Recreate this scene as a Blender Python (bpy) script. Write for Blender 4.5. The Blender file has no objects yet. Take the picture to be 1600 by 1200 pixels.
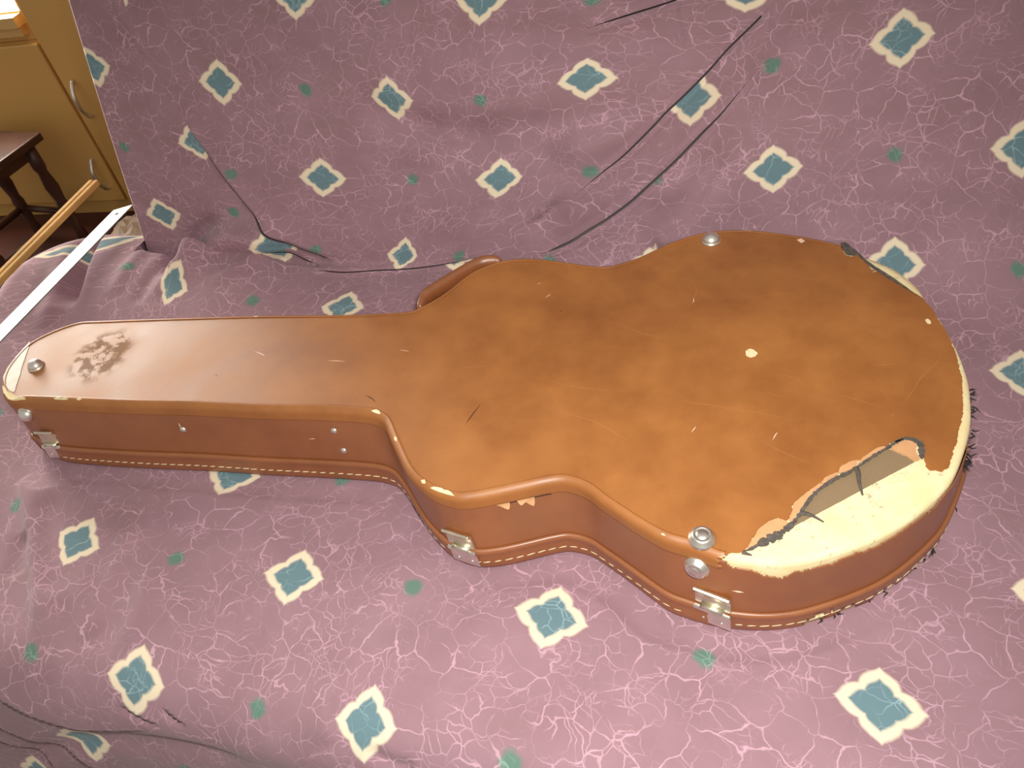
import bpy, bmesh, math, random
import numpy as np
from mathutils import Matrix, Vector
from mathutils.geometry import delaunay_2d_cdt
random.seed(7); rng = np.random.default_rng(7)
S = bpy.context.scene
Z0 = 0.48                                   # height of the sofa seat above the floor

# ------------------------------------------------------------------ camera
F = 1250.0
PA, RB, TH = math.radians(44.837612), math.radians(-12.271418), math.radians(-18.488)
HC, H = 0.60423, 0.1041                     # camera above case back, case height
_up = np.array([math.sin(RB)*math.cos(PA), math.cos(RB)*math.cos(PA), math.sin(PA)])
_r = np.array([math.cos(RB), -math.sin(RB), 0.0]); _f = np.cross(_up, _r)
_ex = math.cos(TH)*_r + math.sin(TH)*_f; _ey = -math.sin(TH)*_r + math.cos(TH)*_f
RM = np.stack([_ex, _ey, _up])
CAM = np.array([0, 0, HC+H])
cd = bpy.data.cameras.new('camera'); cam = bpy.data.objects.new('camera', cd); S.collection.objects.link(cam)
cd.sensor_width = 36; cd.lens = F/1600*36; cd.clip_start = 0.02
M = Matrix([[*RM[0], CAM[0]], [*RM[1], CAM[1]], [*RM[2], CAM[2]+Z0], [0, 0, 0, 1]])
cam.matrix_world = M
S.camera = cam
# ------------------------------------------------------------------ world, lights, exposure
w = bpy.data.worlds.new('room_light'); S.world = w; w.use_nodes = True
bg = w.node_tree.nodes['Background']; bg.inputs[0].default_value = (1.0, 0.93, 0.82, 1); bg.inputs[1].default_value = 0.46
fl = bpy.data.lights.new('camera_flash', 'SPOT'); fl.energy = 34; fl.spot_size = math.radians(108); fl.spot_blend = 1.0
fl.shadow_soft_size = 0.018; fl.color = (1.0, 0.98, 0.93)
fo = bpy.data.objects.new('camera_flash', fl); S.collection.objects.link(fo)
fpos = CAM + RM @ np.array([0.035, 0.045, 0.0])
aim = np.array([-0.14, 0.47, 0.0]) - fpos
fo.location = (fpos[0], fpos[1], fpos[2]+Z0); fo.rotation_euler = Vector(aim).to_track_quat('-Z', 'Y').to_euler()
WIN_EMIT = 20.0
S.view_settings.view_transform = 'Standard'; S.view_settings.look = 'None'
S.view_settings.exposure = 0.0; S.view_settings.gamma = 1.0; S.view_settings.use_curve_mapping = False

# ------------------------------------------------------------------ helpers
def ray(p):
    p = np.atleast_2d(np.array(p, float))
    return np.stack([(p[:, 0]-800)/F, -(p[:, 1]-600)/F, -np.ones(len(p))], 1) @ RM.T
def onz(p, z):
    d = ray(p); return CAM + d*((z-CAM[2])/d[:, 2])[:, None]
def onplane(p, p0, n):
    d = ray(p); return CAM + d*(((np.array(p0)-CAM) @ np.array(n))/(d @ np.array(n)))[:, None]
def proj(P):
    c = (np.atleast_2d(P)-CAM) @ RM; return np.stack([800+F*c[:, 0]/-c[:, 2], 600-F*c[:, 1]/-c[:, 2]], 1)
def inpoly(p, poly):
    x, y = p[:, 0], p[:, 1]; poly = np.array(poly, float); ins = np.zeros(len(p), bool); j = len(poly)-1
    for i in range(len(poly)):
        xi, yi = poly[i]; xj, yj = poly[j]
        if yi != yj:
            ins ^= ((yi > y) != (yj > y)) & (x < (xj-xi)*(y-yi)/(yj-yi)+xi)
        j = i
    return ins
def sstep(a, b, x):
    t = np.clip((x-a)/(b-a), 0, 1); return t*t*(3-2*t)
def catmull(P, n, closed=False):
    P = np.array(P, float)
    Q = np.vstack([P[-1:], P, P[:2]]) if closed else np.vstack([2*P[:1]-P[1:2], P, 2*P[-1:]-P[-2:-1]])
    out = []
    for i in range(1, len(Q)-2):
        a, b, c, d = Q[i-1], Q[i], Q[i+1], Q[i+2]
        for t in np.linspace(0, 1, n, endpoint=False):
            out.append(.5*((2*b)+(-a+c)*t+(2*a-5*b+4*c-d)*t*t+(-a+3*b-3*c+d)*t**3))
    if not closed: out.append(P[-1])
    return np.array(out)
def resample(P, n, closed=False):
    if closed: P = np.vstack([P, P[:1]])
    s = np.r_[0, np.cumsum(np.linalg.norm(np.diff(P, axis=0), axis=1))]
    u = np.linspace(0, s[-1], n+1)[:-1] if closed else np.linspace(0, s[-1], n)
    return np.stack([np.interp(u, s, P[:, k]) for k in range(P.shape[1])], 1)

def make_mesh(name, V, faces, smooth=True):
    me = bpy.data.meshes.new(name)
    me.from_pydata([tuple(map(float, v)) for v in V], [], [tuple(map(int, f)) for f in faces])
    me.update()
    if smooth: me.polygons.foreach_set('use_smooth', [True]*len(me.polygons))
    return me
class Thing:
    """an Empty at the thing's base; parts are given in the seat frame (z = 0 on the seat)"""
    def __init__(s, name, loc, label, cat, group=None, rotz=0.0):
        s.e = bpy.data.objects.new(name, None); S.collection.objects.link(s.e); s.e.empty_display_size = .05
        s.loc = np.array(loc, float); s.e.location = (loc[0], loc[1], loc[2]+Z0); s.e.rotation_euler = (0, 0, rotz)
        s.e['label'] = label; s.e['category'] = cat
        if group: s.e['group'] = group
    def part(s, name, V, faces, mat, parent=None, smooth=True, local=False, label=None):
        V = np.array(V, float)
        if not local: V = V - s.loc
        o = bpy.data.objects.new(name, make_mesh(name, V, faces, smooth)); S.collection.objects.link(o)
        o.parent = parent or s.e; o.data.materials.append(mat)
        if label: o['label'] = label
        return o
def struct(name, V, faces, mat, parent=None):
    V = np.array(V, float); V = V + np.array([0, 0, Z0])
    o = bpy.data.objects.new(name, make_mesh(name, V, faces, False)); S.collection.objects.link(o)
    o.data.materials.append(mat); o['kind'] = 'structure'
    if parent: o.parent = parent
    return o
def solidify(o, t, off=-1):
    m = o.modifiers.new('thickness', 'SOLIDIFY'); m.thickness = t; m.offset = off; return o
def bevel(o, wdt, seg=2):
    m = o.modifiers.new('edge', 'BEVEL'); m.width = wdt; m.segments = seg; m.limit_method = 'ANGLE'; return o
def box(x0, x1, y0, y1, z0, z1):
    V = [(x, y, z) for x in (x0, x1) for y in (y0, y1) for z in (z0, z1)]
    return V, [(0, 1, 3, 2), (4, 6, 7, 5), (0, 4, 5, 1), (2, 3, 7, 6), (0, 2, 6, 4), (1, 5, 7, 3)]
def frame_box(o, t, n, u, a0, a1, b0, b1, c0, c1):
    V, f = box(a0, a1, b0, b1, c0, c1); V = np.array(V)
    return o + V[:, :1]*t + V[:, 1:2]*n + V[:, 2:]*u, f
def join(*parts):
    V, Fs = [], []
    for v, f in parts:
        k = len(V); V += [tuple(a) for a in v]; Fs += [tuple(i+k for i in q) for q in f]
    return np.array(V), Fs
def lathe(prof, o, ax, seg=28):
    """profile of (radius, height) about axis ax at o"""
    ax = np.array(ax)/np.linalg.norm(ax); a = np.cross(ax, [0.3, 1, 0.2]); a /= np.linalg.norm(a); b = np.cross(ax, a)
    V, Fs = [], []
    for r, h in prof:
        for k in range(seg):
            q = 2*math.pi*k/seg; V.append(o + ax*h + r*(a*math.cos(q)+b*math.sin(q)))
    for i in range(len(prof)-1):
        for k in range(seg):
            Fs.append((i*seg+k, i*seg+(k+1) % seg, (i+1)*seg+(k+1) % seg, (i+1)*seg+k))
    Fs.append(tuple(range((len(prof)-1)*seg, len(prof)*seg))); Fs.append(tuple(range(seg))[::-1])
    return np.array(V), Fs
def tube(path, ra, rb=None, seg=10, upv=(0, 0, 1), cap=True):
    """sweep an ellipse (ra sideways, rb along upv) along a path; ra/rb may be arrays"""
    P = np.array(path, float); n = len(P); ra = np.broadcast_to(np.array(ra, float), n); rb = ra if rb is None else np.broadcast_to(np.array(rb, float), n)
    T = np.gradient(P, axis=0); T /= np.linalg.norm(T, axis=1)[:, None]
    sd = np.cross(T, np.array(upv, float)); sd /= np.linalg.norm(sd, axis=1)[:, None]; uu = np.cross(sd, T)
    V, Fs = [], []
    for i in range(n):
        for k in range(seg):
            q = 2*math.pi*k/seg; V.append(P[i]+sd[i]*ra[i]*math.cos(q)+uu[i]*rb[i]*math.sin(q))
    for i in range(n-1):
        for k in range(seg):
            Fs.append((i*seg+k, i*seg+(k+1) % seg, (i+1)*seg+(k+1) % seg, (i+1)*seg+k))
    if cap: Fs += [tuple(range(seg))[::-1], tuple(range((n-1)*seg, n*seg))]
    return np.array(V), Fs

# ------------------------------------------------------------------ node helpers
class NT:
    def __init__(s, name):
        s.m = bpy.data.materials.new(name); s.m.use_nodes = True; s.t = s.m.node_tree; s.b = s.t.nodes['Principled BSDF']
    def n(s, kind, **kw):
        x = s.t.nodes.new(kind)
        for k, v in kw.items(): setattr(x, k, v)
        return x
    def put(s, sock, v):
        if hasattr(v, 'is_linked') or hasattr(v, 'links'): s.t.links.new(v, sock)
        else: sock.default_value = v
    def math(s, op, a, b=0.0, c=0.0, clamp=False):
        x = s.n('ShaderNodeMath', operation=op, use_clamp=clamp); s.put(x.inputs[0], a); s.put(x.inputs[1], b); s.put(x.inputs[2], c); return x.outputs[0]
    def vmath(s, op, a, b=(0, 0, 0), sc=None):
        x = s.n('ShaderNodeVectorMath', operation=op); s.put(x.inputs[0], a); s.put(x.inputs[1], b)
        if sc is not None: s.put(x.inputs['Scale'], sc)
        return x.outputs['Value'] if op in ('LENGTH', 'DISTANCE', 'DOT_PRODUCT') else x.outputs[0]
    def noise(s, vec, scale, detail=3.0, rough=.5, col=False):
        x = s.n('ShaderNodeTexNoise'); s.put(x.inputs['Vector'], vec); x.inputs['Scale'].default_value = scale
        x.inputs['Detail'].default_value = detail; x.inputs['Roughness'].default_value = rough
        return x.outputs['Color' if col else 'Fac']
    def rng(s, v, a, b, c=0.0, d=1.0, smooth=False):
        x = s.n('ShaderNodeMapRange', interpolation_type='SMOOTHSTEP' if smooth else 'LINEAR'); s.put(x.inputs[0], v)
        for i, q in enumerate((a, b, c, d)): s.put(x.inputs[i+1], q)
        return x.outputs[0]
    def mix(s, f, a, b):
        x = s.n('ShaderNodeMix', data_type='RGBA'); s.put(x.inputs['Factor'], f); s.put(x.inputs['A'], a); s.put(x.inputs['B'], b)
        return x.outputs['Result']
    def bump(s, h, strength, dist):
        x = s.n('ShaderNodeBump'); s.put(x.inputs['Height'], h); x.inputs['Strength'].default_value = strength; x.inputs['Distance'].default_value = dist
        s.t.links.new(x.outputs[0], s.b.inputs['Normal'])
    def set(s, **kw):
        for k, v in kw.items(): s.put(s.b.inputs[k.replace('_', ' ')], v)
        return s.m
def rgb(r, g, b):
    f = lambda c: ((c/255+.055)/1.055)**2.4 if c > 10 else c/255/12.92
    return (f(r), f(g), f(b), 1)
def plain(name, col, rough=.6, metal=0.0, nscale=40.0, var=.12, bump=0.0, spec=.5):
    m = NT(name); v = m.n('ShaderNodeTexCoord').outputs['Object']; nz = m.noise(v, nscale, 4)
    dk = tuple(c*(1-var) for c in col[:3])+(1,); lt = tuple(min(1, c*(1+var)) for c in col[:3])+(1,)
    m.set(Base_Color=m.mix(m.rng(nz, .3, .7), dk, lt), Roughness=rough, Metallic=metal, Specular_IOR_Level=spec)
    if bump: m.bump(nz, bump, .002)
    return m.m

# ------------------------------------------------------------------ fabric
def fabric():
    m = NT('printed_fabric'); uv = m.n('ShaderNodeUVMap', uv_map='print').outputs[0]
    wob = m.vmath('SUBTRACT', m.noise(uv, 2.2, 2, col=True), (.5, .5, .5))
    wob2 = m.vmath('SUBTRACT', m.noise(uv, 9.0, 2, col=True), (.5, .5, .5))
    p = m.vmath('ADD', uv, m.vmath('SCALE', wob, sc=.34)); p = m.vmath('ADD', p, m.vmath('SCALE', wob2, sc=.085))
    fl_ = m.vmath('MULTIPLY', p, (1, 1, 0))
    def vein(scale, wid, lo, hi, mscale, off):
        q = m.vmath('ADD', fl_, (off, off*1.7, 0))
        x = m.n('ShaderNodeTexVoronoi', feature='DISTANCE_TO_EDGE', voronoi_dimensions='2D'); m.put(x.inputs['Vector'], q)
        x.inputs['Scale'].default_value = scale; x.inputs['Randomness'].default_value = 1.0
        mask = m.rng(m.noise(m.vmath('ADD', uv, (off*3, off, 0)), mscale, 3, .6), lo, hi)
        wd = m.math('MULTIPLY', m.math('ADD', m.math('MULTIPLY', mask, .75), .25), wid)
        l = m.math('SUBTRACT', 1.0, m.math('DIVIDE', x.outputs['Distance'], wd), clamp=True)
        return m.math('MULTIPLY', m.math('POWER', l, .8), mask)
    v1 = vein(4.6, .036, .34, .60, 3.2, 3.1); v2 = vein(8.5, .050, .44, .60, 2.4, 11.3); v3 = vein(16., .10, .54, .66, 3.4, 23.9)
    ve = m.math('MAXIMUM', m.math('MAXIMUM', v1, m.math('MULTIPLY', v2, .85)), m.math('MULTIPLY', v3, .75))
    # printed tile lattice: ogee medallions on even cells, green dots on odd cells
    wo = m.vmath('ADD', uv, m.vmath('SCALE', wob2, sc=.022))
    cell = m.vmath('FLOOR', m.vmath('ADD', wo, (.5, .5, 0))); lc = m.vmath('SUBTRACT', wo, cell)
    sx = m.n('ShaderNodeSeparateXYZ'); m.put(sx.inputs[0], lc); sc_ = m.n('ShaderNodeSeparateXYZ'); m.put(sc_.inputs[0], cell)
    par = m.math('FLOORED_MODULO', m.math('ADD', sc_.outputs[0], sc_.outputs[1]), 2.0)
    odd = m.math('GREATER_THAN', par, .5)
    ax, ay = m.math('ABSOLUTE', sx.outputs[0]), m.math('ABSOLUTE', sx.outputs[1])
    hi_, lo_ = m.math('MAXIMUM', ax, ay), m.math('MINIMUM', ax, ay)
    ang = m.math('DIVIDE', m.math('ARCTAN2', lo_, hi_), math.pi/4)
    rad = m.math('SQRT', m.math('ADD', m.math('MULTIPLY', ax, ax), m.math('MULTIPLY', ay, ay)))
    def prof(pts):
        c = m.n('ShaderNodeFloatCurve'); cv = c.mapping.curves[0]
        cv.points[0].location = pts[0]; cv.points[1].location = pts[-1]
        for q in pts[1:-1]: cv.points.new(*q)
        c.mapping.update(); m.put(c.inputs['Value'], ang); return c.outputs[0]
    g1 = prof([(0, 1.0), (.08, .935), (.2, .885), (.33, .855), (.5, .81), (.7, .76), (.86, .70), (1, .65)])
    g2 = prof([(0, .69), (.08, .645), (.25, .595), (.45, .56), (.68, .52), (.86, .48), (1, .445)])
    R0 = .25
    e = .012
    cream = m.rng(m.math('SUBTRACT', rad, m.math('MULTIPLY', g1, R0)), -e, e, 1, 0)
    teal = m.rng(m.math('SUBTRACT', rad, m.math('MULTIPLY', g2, R0)), -e, e, 1, 0)
    ev = m.math('SUBTRACT', 1.0, odd)
    cream = m.math('MULTIPLY', cream, ev); teal = m.math('MULTIPLY', teal, ev)
    dn = m.noise(uv, 14., 2)
    dot = m.math('MULTIPLY', m.rng(m.math('ADD', rad, m.math('MULTIPLY', m.math('SUBTRACT', dn, .5), .06)), .045, .088, 1, 0), odd)
    mot = m.noise(uv, 1.6, 4, .6)
    base = m.mix(m.rng(mot, .3, .7), rgb(147, 114, 122), rgb(160, 126, 136))
    c = m.mix(m.math('MULTIPLY', ve, .78), base, rgb(214, 172, 188))
    c = m.mix(m.math('MULTIPLY', dot, .85), c, m.mix(m.math('MULTIPLY', ve, .6), rgb(86, 132, 116), rgb(140, 185, 168)))
    c = m.mix(cream, c, rgb(236, 220, 192))
    c = m.mix(teal, c, m.mix(m.math('MULTIPLY', ve, .75), rgb(106, 134, 142), rgb(168, 196, 204)))
    wv = m.noise(uv, 220., 2)
    m.bump(wv, .12, .0006)
    return m.set(Base_Color=c, Roughness=.85, Specular_IOR_Level=.25, Sheen_Weight=.15, Sheen_Roughness=.5)
MF = fabric()

def vinyl(name, dark=rgb(140, 82, 32), lite=rgb(170, 107, 46), rough=.49):
    m = NT(name); v = m.n('ShaderNodeTexCoord').outputs['Object']
    n1 = m.noise(v, 16., 5, .62); n2 = m.noise(v, 5., 3); nn = m.math('ADD', m.math('MULTIPLY', n1, .65), m.math('MULTIPLY', n2, .35))
    c = m.mix(m.rng(nn, .34, .66), dark, lite)
    # rubbed patch near the head of the neck
    st = m.vmath('SUBTRACT', v, tuple(onz([(158, 556)], H)[0]-np.array(CASE0)))
    d = m.vmath('LENGTH', m.vmath('MULTIPLY', st, (1/.042, 1/.052, 1)))
    sm = m.math('MULTIPLY', m.rng(d, .6, 1.1, 1, 0, True), m.rng(m.noise(v, 70., 4, .65), .46, .54))
    c = m.mix(m.math('MULTIPLY', sm, .6), c, rgb(112, 78, 40))
    rg = m.math('ADD', m.rng(n1, .3, .7, rough-.05, rough+.08), m.math('MULTIPLY', sm, .25))
    fine = m.noise(v, 420., 2)
    m.bump(m.math('ADD', m.math('MULTIPLY', fine, .35), m.math('MULTIPLY', m.noise(v, 60., 3), .65)), .18, .0008)
    return m.set(Base_Color=c, Roughness=rg, Specular_IOR_Level=.82)
CASE0 = (-.25, .60, 0.0)
M_VINYL = vinyl('brown_vinyl')
M_SIDE = vinyl('brown_vinyl_side', rgb(132, 78, 44), rgb(154, 94, 54), .36)
def wood_core():
    m = NT('bare_wood'); v = m.n('ShaderNodeTexCoord').outputs['Object']
    n1 = m.noise(v, 30., 5, .6); n2 = m.noise(v, 160., 3, .7)
    c = m.mix(m.rng(n1, .35, .7), rgb(236, 214, 160), rgb(246, 232, 190))
    c = m.mix(m.math('MULTIPLY', m.rng(m.math('ADD', m.math('MULTIPLY', n2, .6), m.math('MULTIPLY', n1, .4)), .56, .64), .55), c, rgb(120, 98, 62))
    m.bump(m.math('ADD', n1, m.math('MULTIPLY', n2, .5)), .35, .002)
    return m.set(Base_Color=c, Roughness=.8)
M_CORE = wood_core()
M_CANVAS = None
def canvas():
    m = NT('lining_canvas'); v = m.n('ShaderNodeTexCoord').outputs['Object']
    a = m.n('ShaderNodeTexWave', wave_type='BANDS', bands_direction='X'); m.put(a.inputs['Vector'], v); a.inputs['Scale'].default_value = 260
    b = m.n('ShaderNodeTexWave', wave_type='BANDS', bands_direction='Y'); m.put(b.inputs['Vector'], v); b.inputs['Scale'].default_value = 260
    h = m.math('MULTIPLY', a.outputs['Fac'], b.outputs['Fac'])
    c = m.mix(h, rgb(120, 98, 72), rgb(184, 158, 122)); m.bump(h, .3, .0008)
    return m.set(Base_Color=c, Roughness=.9)
M_CANVAS = canvas()
M_TAN = plain('torn_backing', rgb(204, 154, 108), .7, nscale=60, var=.08)
M_DARK = plain('grey_glue_cloth', rgb(88, 80, 74), .85, nscale=200, var=.35, bump=.5)
M_FRAY = plain('frayed_dark_thread', rgb(46, 38, 36), .9)
M_NICKEL = plain('worn_nickel', rgb(232, 228, 220), .36, 1.0, 90, .10)
M_BRASSY = plain('yellowed_nickel', rgb(226, 220, 200), .36, 1.0, 90, .12)
M_STITCH = plain('cream_thread', rgb(236, 222, 180), .7, nscale=300)
M_SCR = plain('pale_scratch', rgb(190, 128, 74), .6)
M_SCR2 = plain('white_scuff', rgb(232, 200, 176), .5)
M_SCD = plain('dark_cut', rgb(70, 36, 18), .7)
M_PALE = plain('pale_sheen_vinyl', rgb(216, 196, 176), .45, nscale=80, var=.1, bump=.3)  # pale tone paints window sheen on the head corner; the paper shares it

FOOT = [tuple(p[:2]) for p in onz([(60, 700), (105, 724), (400, 744), (600, 756), (660, 812), (715, 880), (760, 888), (890, 866), (975, 904), (1040, 955), (1140, 983), (1220, 985), (1330, 952), (1445, 868), (1500, 756)], 0)]+[tuple(p[:2]) for p in onz([(1524, 640), (1520, 590), (1445, 458), (1360, 402), (1230, 360), (1140, 354), (1050, 372), (960, 408), (800, 398), (730, 420), (640, 480), (130, 496), (45, 530), (-4, 600)], H)]
# ------------------------------------------------------------------ sofa under its printed cover
ROT = math.radians(-4); SO = np.array([-.5, .925, 0.0])      # sofa frame: c along the seat, d depth (0 = crease line)
cR, sR = math.cos(ROT), math.sin(ROT)
def to_loc(P):
    q = np.atleast_2d(P)-SO; return np.stack([q[:, 0]*cR+q[:, 1]*sR, -q[:, 0]*sR+q[:, 1]*cR, q[:, 2]], 1)
def to_wld(P):
    return np.stack([P[:, 0]*cR-P[:, 1]*sR, P[:, 0]*sR+P[:, 1]*cR, P[:, 2]], 1)+SO
TILT = math.radians(17); PHI = math.pi/2-TILT
def rfil(c): return .012+.13*sstep(.15, .62, c)
def s2p(px):                                                   # photo point on the seat -> (c, v)
    return to_loc(onz(px, 0.0))[:, :2]
_bu = np.array([cR, sR, 0]); _bv = np.array([-sR*math.sin(TILT), cR*math.sin(TILT), math.cos(TILT)]); _bn = np.cross(_bu, _bv)
def b2p(px):                                                   # photo point on the back -> (c, v)
    P = onplane(px, SO, _bn)-SO; c = P @ _bu; q = P @ _bv; r = rfil(c); t = r*math.tan(PHI/2)
    return np.stack([c, q-2*t+r*PHI], 1)
YF, RF = -.70, .055                                            # front edge (d), its roll radius
def base_surface(c, v):
    r = rfil(c); t = r*math.tan(PHI/2); d = v.copy(); z = np.zeros_like(v); n2 = np.zeros_like(v)
    ang = np.zeros_like(v)
    s = v+t; k = s > 0; th = np.clip(s/r, 0, PHI)
    q = np.maximum(s-r*PHI, 0)
    d = np.where(k, -t+r*np.sin(th)+q*math.cos(PHI), d); z = np.where(k, r*(1-np.cos(th))+q*math.sin(PHI), z); ang = np.where(k, th, ang)
    # roll over the top of the back
    TOP, RT = .74, .06
    ov = np.maximum(q-TOP, 0); a2 = np.minimum(ov/RT, 1.4); rest = np.maximum(ov-RT*1.4, 0)
    kk = ov > 0; A2 = PHI-a2
    dd = -t+r*math.sin(PHI)+TOP*math.cos(PHI)+RT*(np.sin(PHI)-np.sin(A2)) + rest*np.cos(PHI-1.4)
    zz = r*(1-math.cos(PHI))+TOP*math.sin(PHI)+RT*(np.cos(A2)-math.cos(PHI)) + rest*np.sin(PHI-1.4)
    d = np.where(kk, dd, d); z = np.where(kk, zz, z); ang = np.where(kk, A2, ang)
    s = (YF+RF)-v; k = s > 0; th = np.clip(s/RF, 0, math.pi/2); q = np.maximum(s-RF*math.pi/2, 0)
    d = np.where(k, YF+RF-RF*np.sin(th)-q*.10, d); z = np.where(k, -RF*(1-np.cos(th))-q*.99, z); ang = np.where(k, -(-th), ang)
    return d, z, np.where(k, th, ang)
cL = to_loc(onz([(228, 372)], .03))[0, 0]                      # left end of the back
C0, C1, V0, V1 = -.80, 1.22, YF-.46, .93
DC = .0027
cs = np.arange(C0, C1, DC); vs = np.arange(V0, V1, DC)
kL = int(np.searchsorted(cs, cL))
cs[kL] = cL
gc, gv = np.meshgrid(cs, vs, indexing='ij'); NI, NJ = gc.shape
gc = gc.ravel(); gv = gv.ravel()

def poly_dist(c, v, pl):
    """distance to a polyline, side (+ left of travel), position 0..1, closest point"""
    pl = np.array(pl); L = np.r_[0, np.cumsum(np.linalg.norm(np.diff(pl, axis=0), axis=1))]
    best = np.full(len(c), 9.0); side = np.zeros(len(c)); pos = np.zeros(len(c)); cx = np.zeros(len(c)); cy = np.zeros(len(c))
    for i in range(len(pl)-1):
        a, b = pl[i], pl[i+1]; e = b-a; l2 = e @ e
        t = np.clip(((c-a[0])*e[0]+(v-a[1])*e[1])/l2, 0, 1); px_, py_ = a[0]+t*e[0], a[1]+t*e[1]
        D = np.hypot(c-px_, v-py_); k = D < best
        best = np.where(k, D, best); side = np.where(k, np.sign(e[0]*(v-a[1])-e[1]*(c-a[0])), side)
        pos = np.where(k, (L[i]+t*(L[i+1]-L[i]))/L[-1], pos); cx = np.where(k, px_, cx); cy = np.where(k, py_, cy)
    return best, side, pos, cx, cy
disp = np.zeros(len(gc)); undc = np.zeros(len(gc)); undv = np.zeros(len(gc))
def near(pl, m):
    pl = np.array(pl); return np.where((gc > pl[:, 0].min()-m) & (gc < pl[:, 0].max()+m) & (gv > pl[:, 1].min()-m) & (gv < pl[:, 1].max()+m))[0]
def pleat(pl, depth, rise, wide, side, f0=.12, f1=.12):
    """a tuck: narrow slot along pl, cloth on `side` lifted towards it"""
    pl = catmull(pl, 5)
    k = near(pl, wide*3); D, sd, pos, cx, cy = poly_dist(gc[k], gv[k], pl)
    end = np.clip(pos/max(f0, 1e-6), 0, 1)*np.clip((1-pos)/max(f1, 1e-6), 0, 1)
    inside = (pos > 0.004) & (pos < .996)
    sn = inside & (D < DC*.55)
    gc[k[sn]] = cx[sn]; gv[k[sn]] = cy[sn]; D = np.where(sn, 0, D)
    up = (sd == side) & (D > 0)
    slot = -depth*np.exp(-(D/np.where(up, .0016, .0034))**2)
    lift = np.where(up, rise*np.exp(-D/wide), 0)
    disp[k] += (slot+lift)*end
    # the bottom of the tuck runs back under the lifted lip
    tang = np.gradient(pl, axis=0); tang /= np.linalg.norm(tang, axis=1)[:, None]
    ii = np.clip((pos[sn]*(len(pl)-1)).astype(int), 0, len(pl)-1)
    undc[k[sn]] += (-tang[ii, 1]*side)*.009*end[sn]; undv[k[sn]] += (tang[ii, 0]*side)*.009*end[sn]
def ridge(pl, amp, sig, f0=.2, f1=.2):
    pl = catmull(pl, 5); k = near(pl, sig*3.2); D, sd, pos, _, _ = poly_dist(gc[k], gv[k], pl)
    end = sstep(0, f0, pos)*sstep(0, f1, 1-pos)
    disp[k] += amp*np.exp(-(D/sig)**2)*end
def wave(pl, amp, sig, side=1, f0=.2, f1=.2, steep=.35):
    """asymmetric fold: steep on one side"""
    pl = catmull(pl, 5); k = near(pl, sig*4); D, sd, pos, _, _ = poly_dist(gc[k], gv[k], pl)
    end = sstep(0, f0, pos)*sstep(0, f1, 1-pos); x = D*sd*side
    disp[k] += amp*np.where(x > 0, np.exp(-(x/sig)**2), np.exp(-(x/(sig*steep))**2))*end
SLOTS = []; holes = np.zeros(len(gc), bool)
def slot(pl, wid, rise, wide, side, f0, f1, rl, rr):
    """a tuck of the cloth: a narrow deep slit with rounded lips, built as its own crisp strip; rl, rr = print regions left and right"""
    pl = catmull(pl, 6); pl = resample(pl, max(12, int(np.linalg.norm(np.diff(pl, axis=0), axis=1).sum()/.004)))
    k = near(pl, wide*3.5); D, sd, pos, _, _ = poly_dist(gc[k], gv[k], pl)
    end = sstep(0, f0, pos)*sstep(0, f1, 1-pos)
    disp[k] += np.where(sd == side, rise*np.exp(-D/wide)*sstep(0, .007, D), -rise*.5*np.exp(-(D/.018)**2)*sstep(0, .007, D))*end
    holes[k] |= (D < .0042) & (pos > .03) & (pos < .97)
    SLOTS.append((pl, wid, f0, f1, rl, rr))
# tucks in the back
FOLD1 = [(297, 203), (320, 232), (345, 268), (370, 300), (395, 330), (420, 355), (450, 377), (490, 394), (520, 405)]
LN1 = [(1200, 15), (1170, 45), (1137, 77), (1112, 105), (1070, 147), (1040, 175), (1022, 195), (975, 242), (940, 270), (899, 305)]
LN2 = [(1176, 120), (1150, 150), (1125, 180), (1100, 205), (1060, 246), (1022, 281), (985, 315), (947, 343), (919, 360), (891, 378), (865, 390), (846, 396)]
LN3 = [(1062, -2), (1020, 12), (975, 26), (940, 37), (917, 45)]
slot(b2p(FOLD1), .0034, .007, .045, 1, .25, .05, 1, 3)
slot(b2p(LN1), .0026, .008, .05, 1, .05, .35, 2, 1)
slot(b2p(LN2), .0040, .009, .05, 1, .35, .10, 0, 2)
slot(b2p(LN3), .0022, .007, .05, 1, .05, .5, 1, 1)
wave(b2p([(899, 305), (872, 321), (844, 347), (807, 362)]), -.010, .025, 1, .45, .45)
ridge(b2p([(235, 95), (205, 45), (175, -10)]), .0035, .006, .3, .02)
ridge(b2p([(1075, 300), (1110, 240), (1180, 160), (1240, 80), (1300, -10)]), -.011, .03)
wave(b2p([(1170, 190), (1140, 250), (1110, 310), (1080, 350), (1050, 368), (1015, 378)]), .010, .035, 1, .35, .1)
ridge(b2p([(1010, 330), (1080, 260), (1140, 200), (1200, 130)]), .008, .02)
ridge(b2p([(850, 235), (960, 200), (1040, 150), (1120, 70)]), .012, .03)
ridge(b2p([(690, 215), (820, 200), (930, 190), (1030, 130)]), -.012, .022)
ridge(b2p([(620, 170), (700, 220), (780, 240), (880, 235)]), -.009, .02)
ridge(b2p([(760, 60), (850, 60), (950, 70), (1060, 30)]), -.011, .028)
ridge(b2p([(540, 130), (600, 180), (660, 200), (740, 195)]), -.008, .022)
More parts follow.
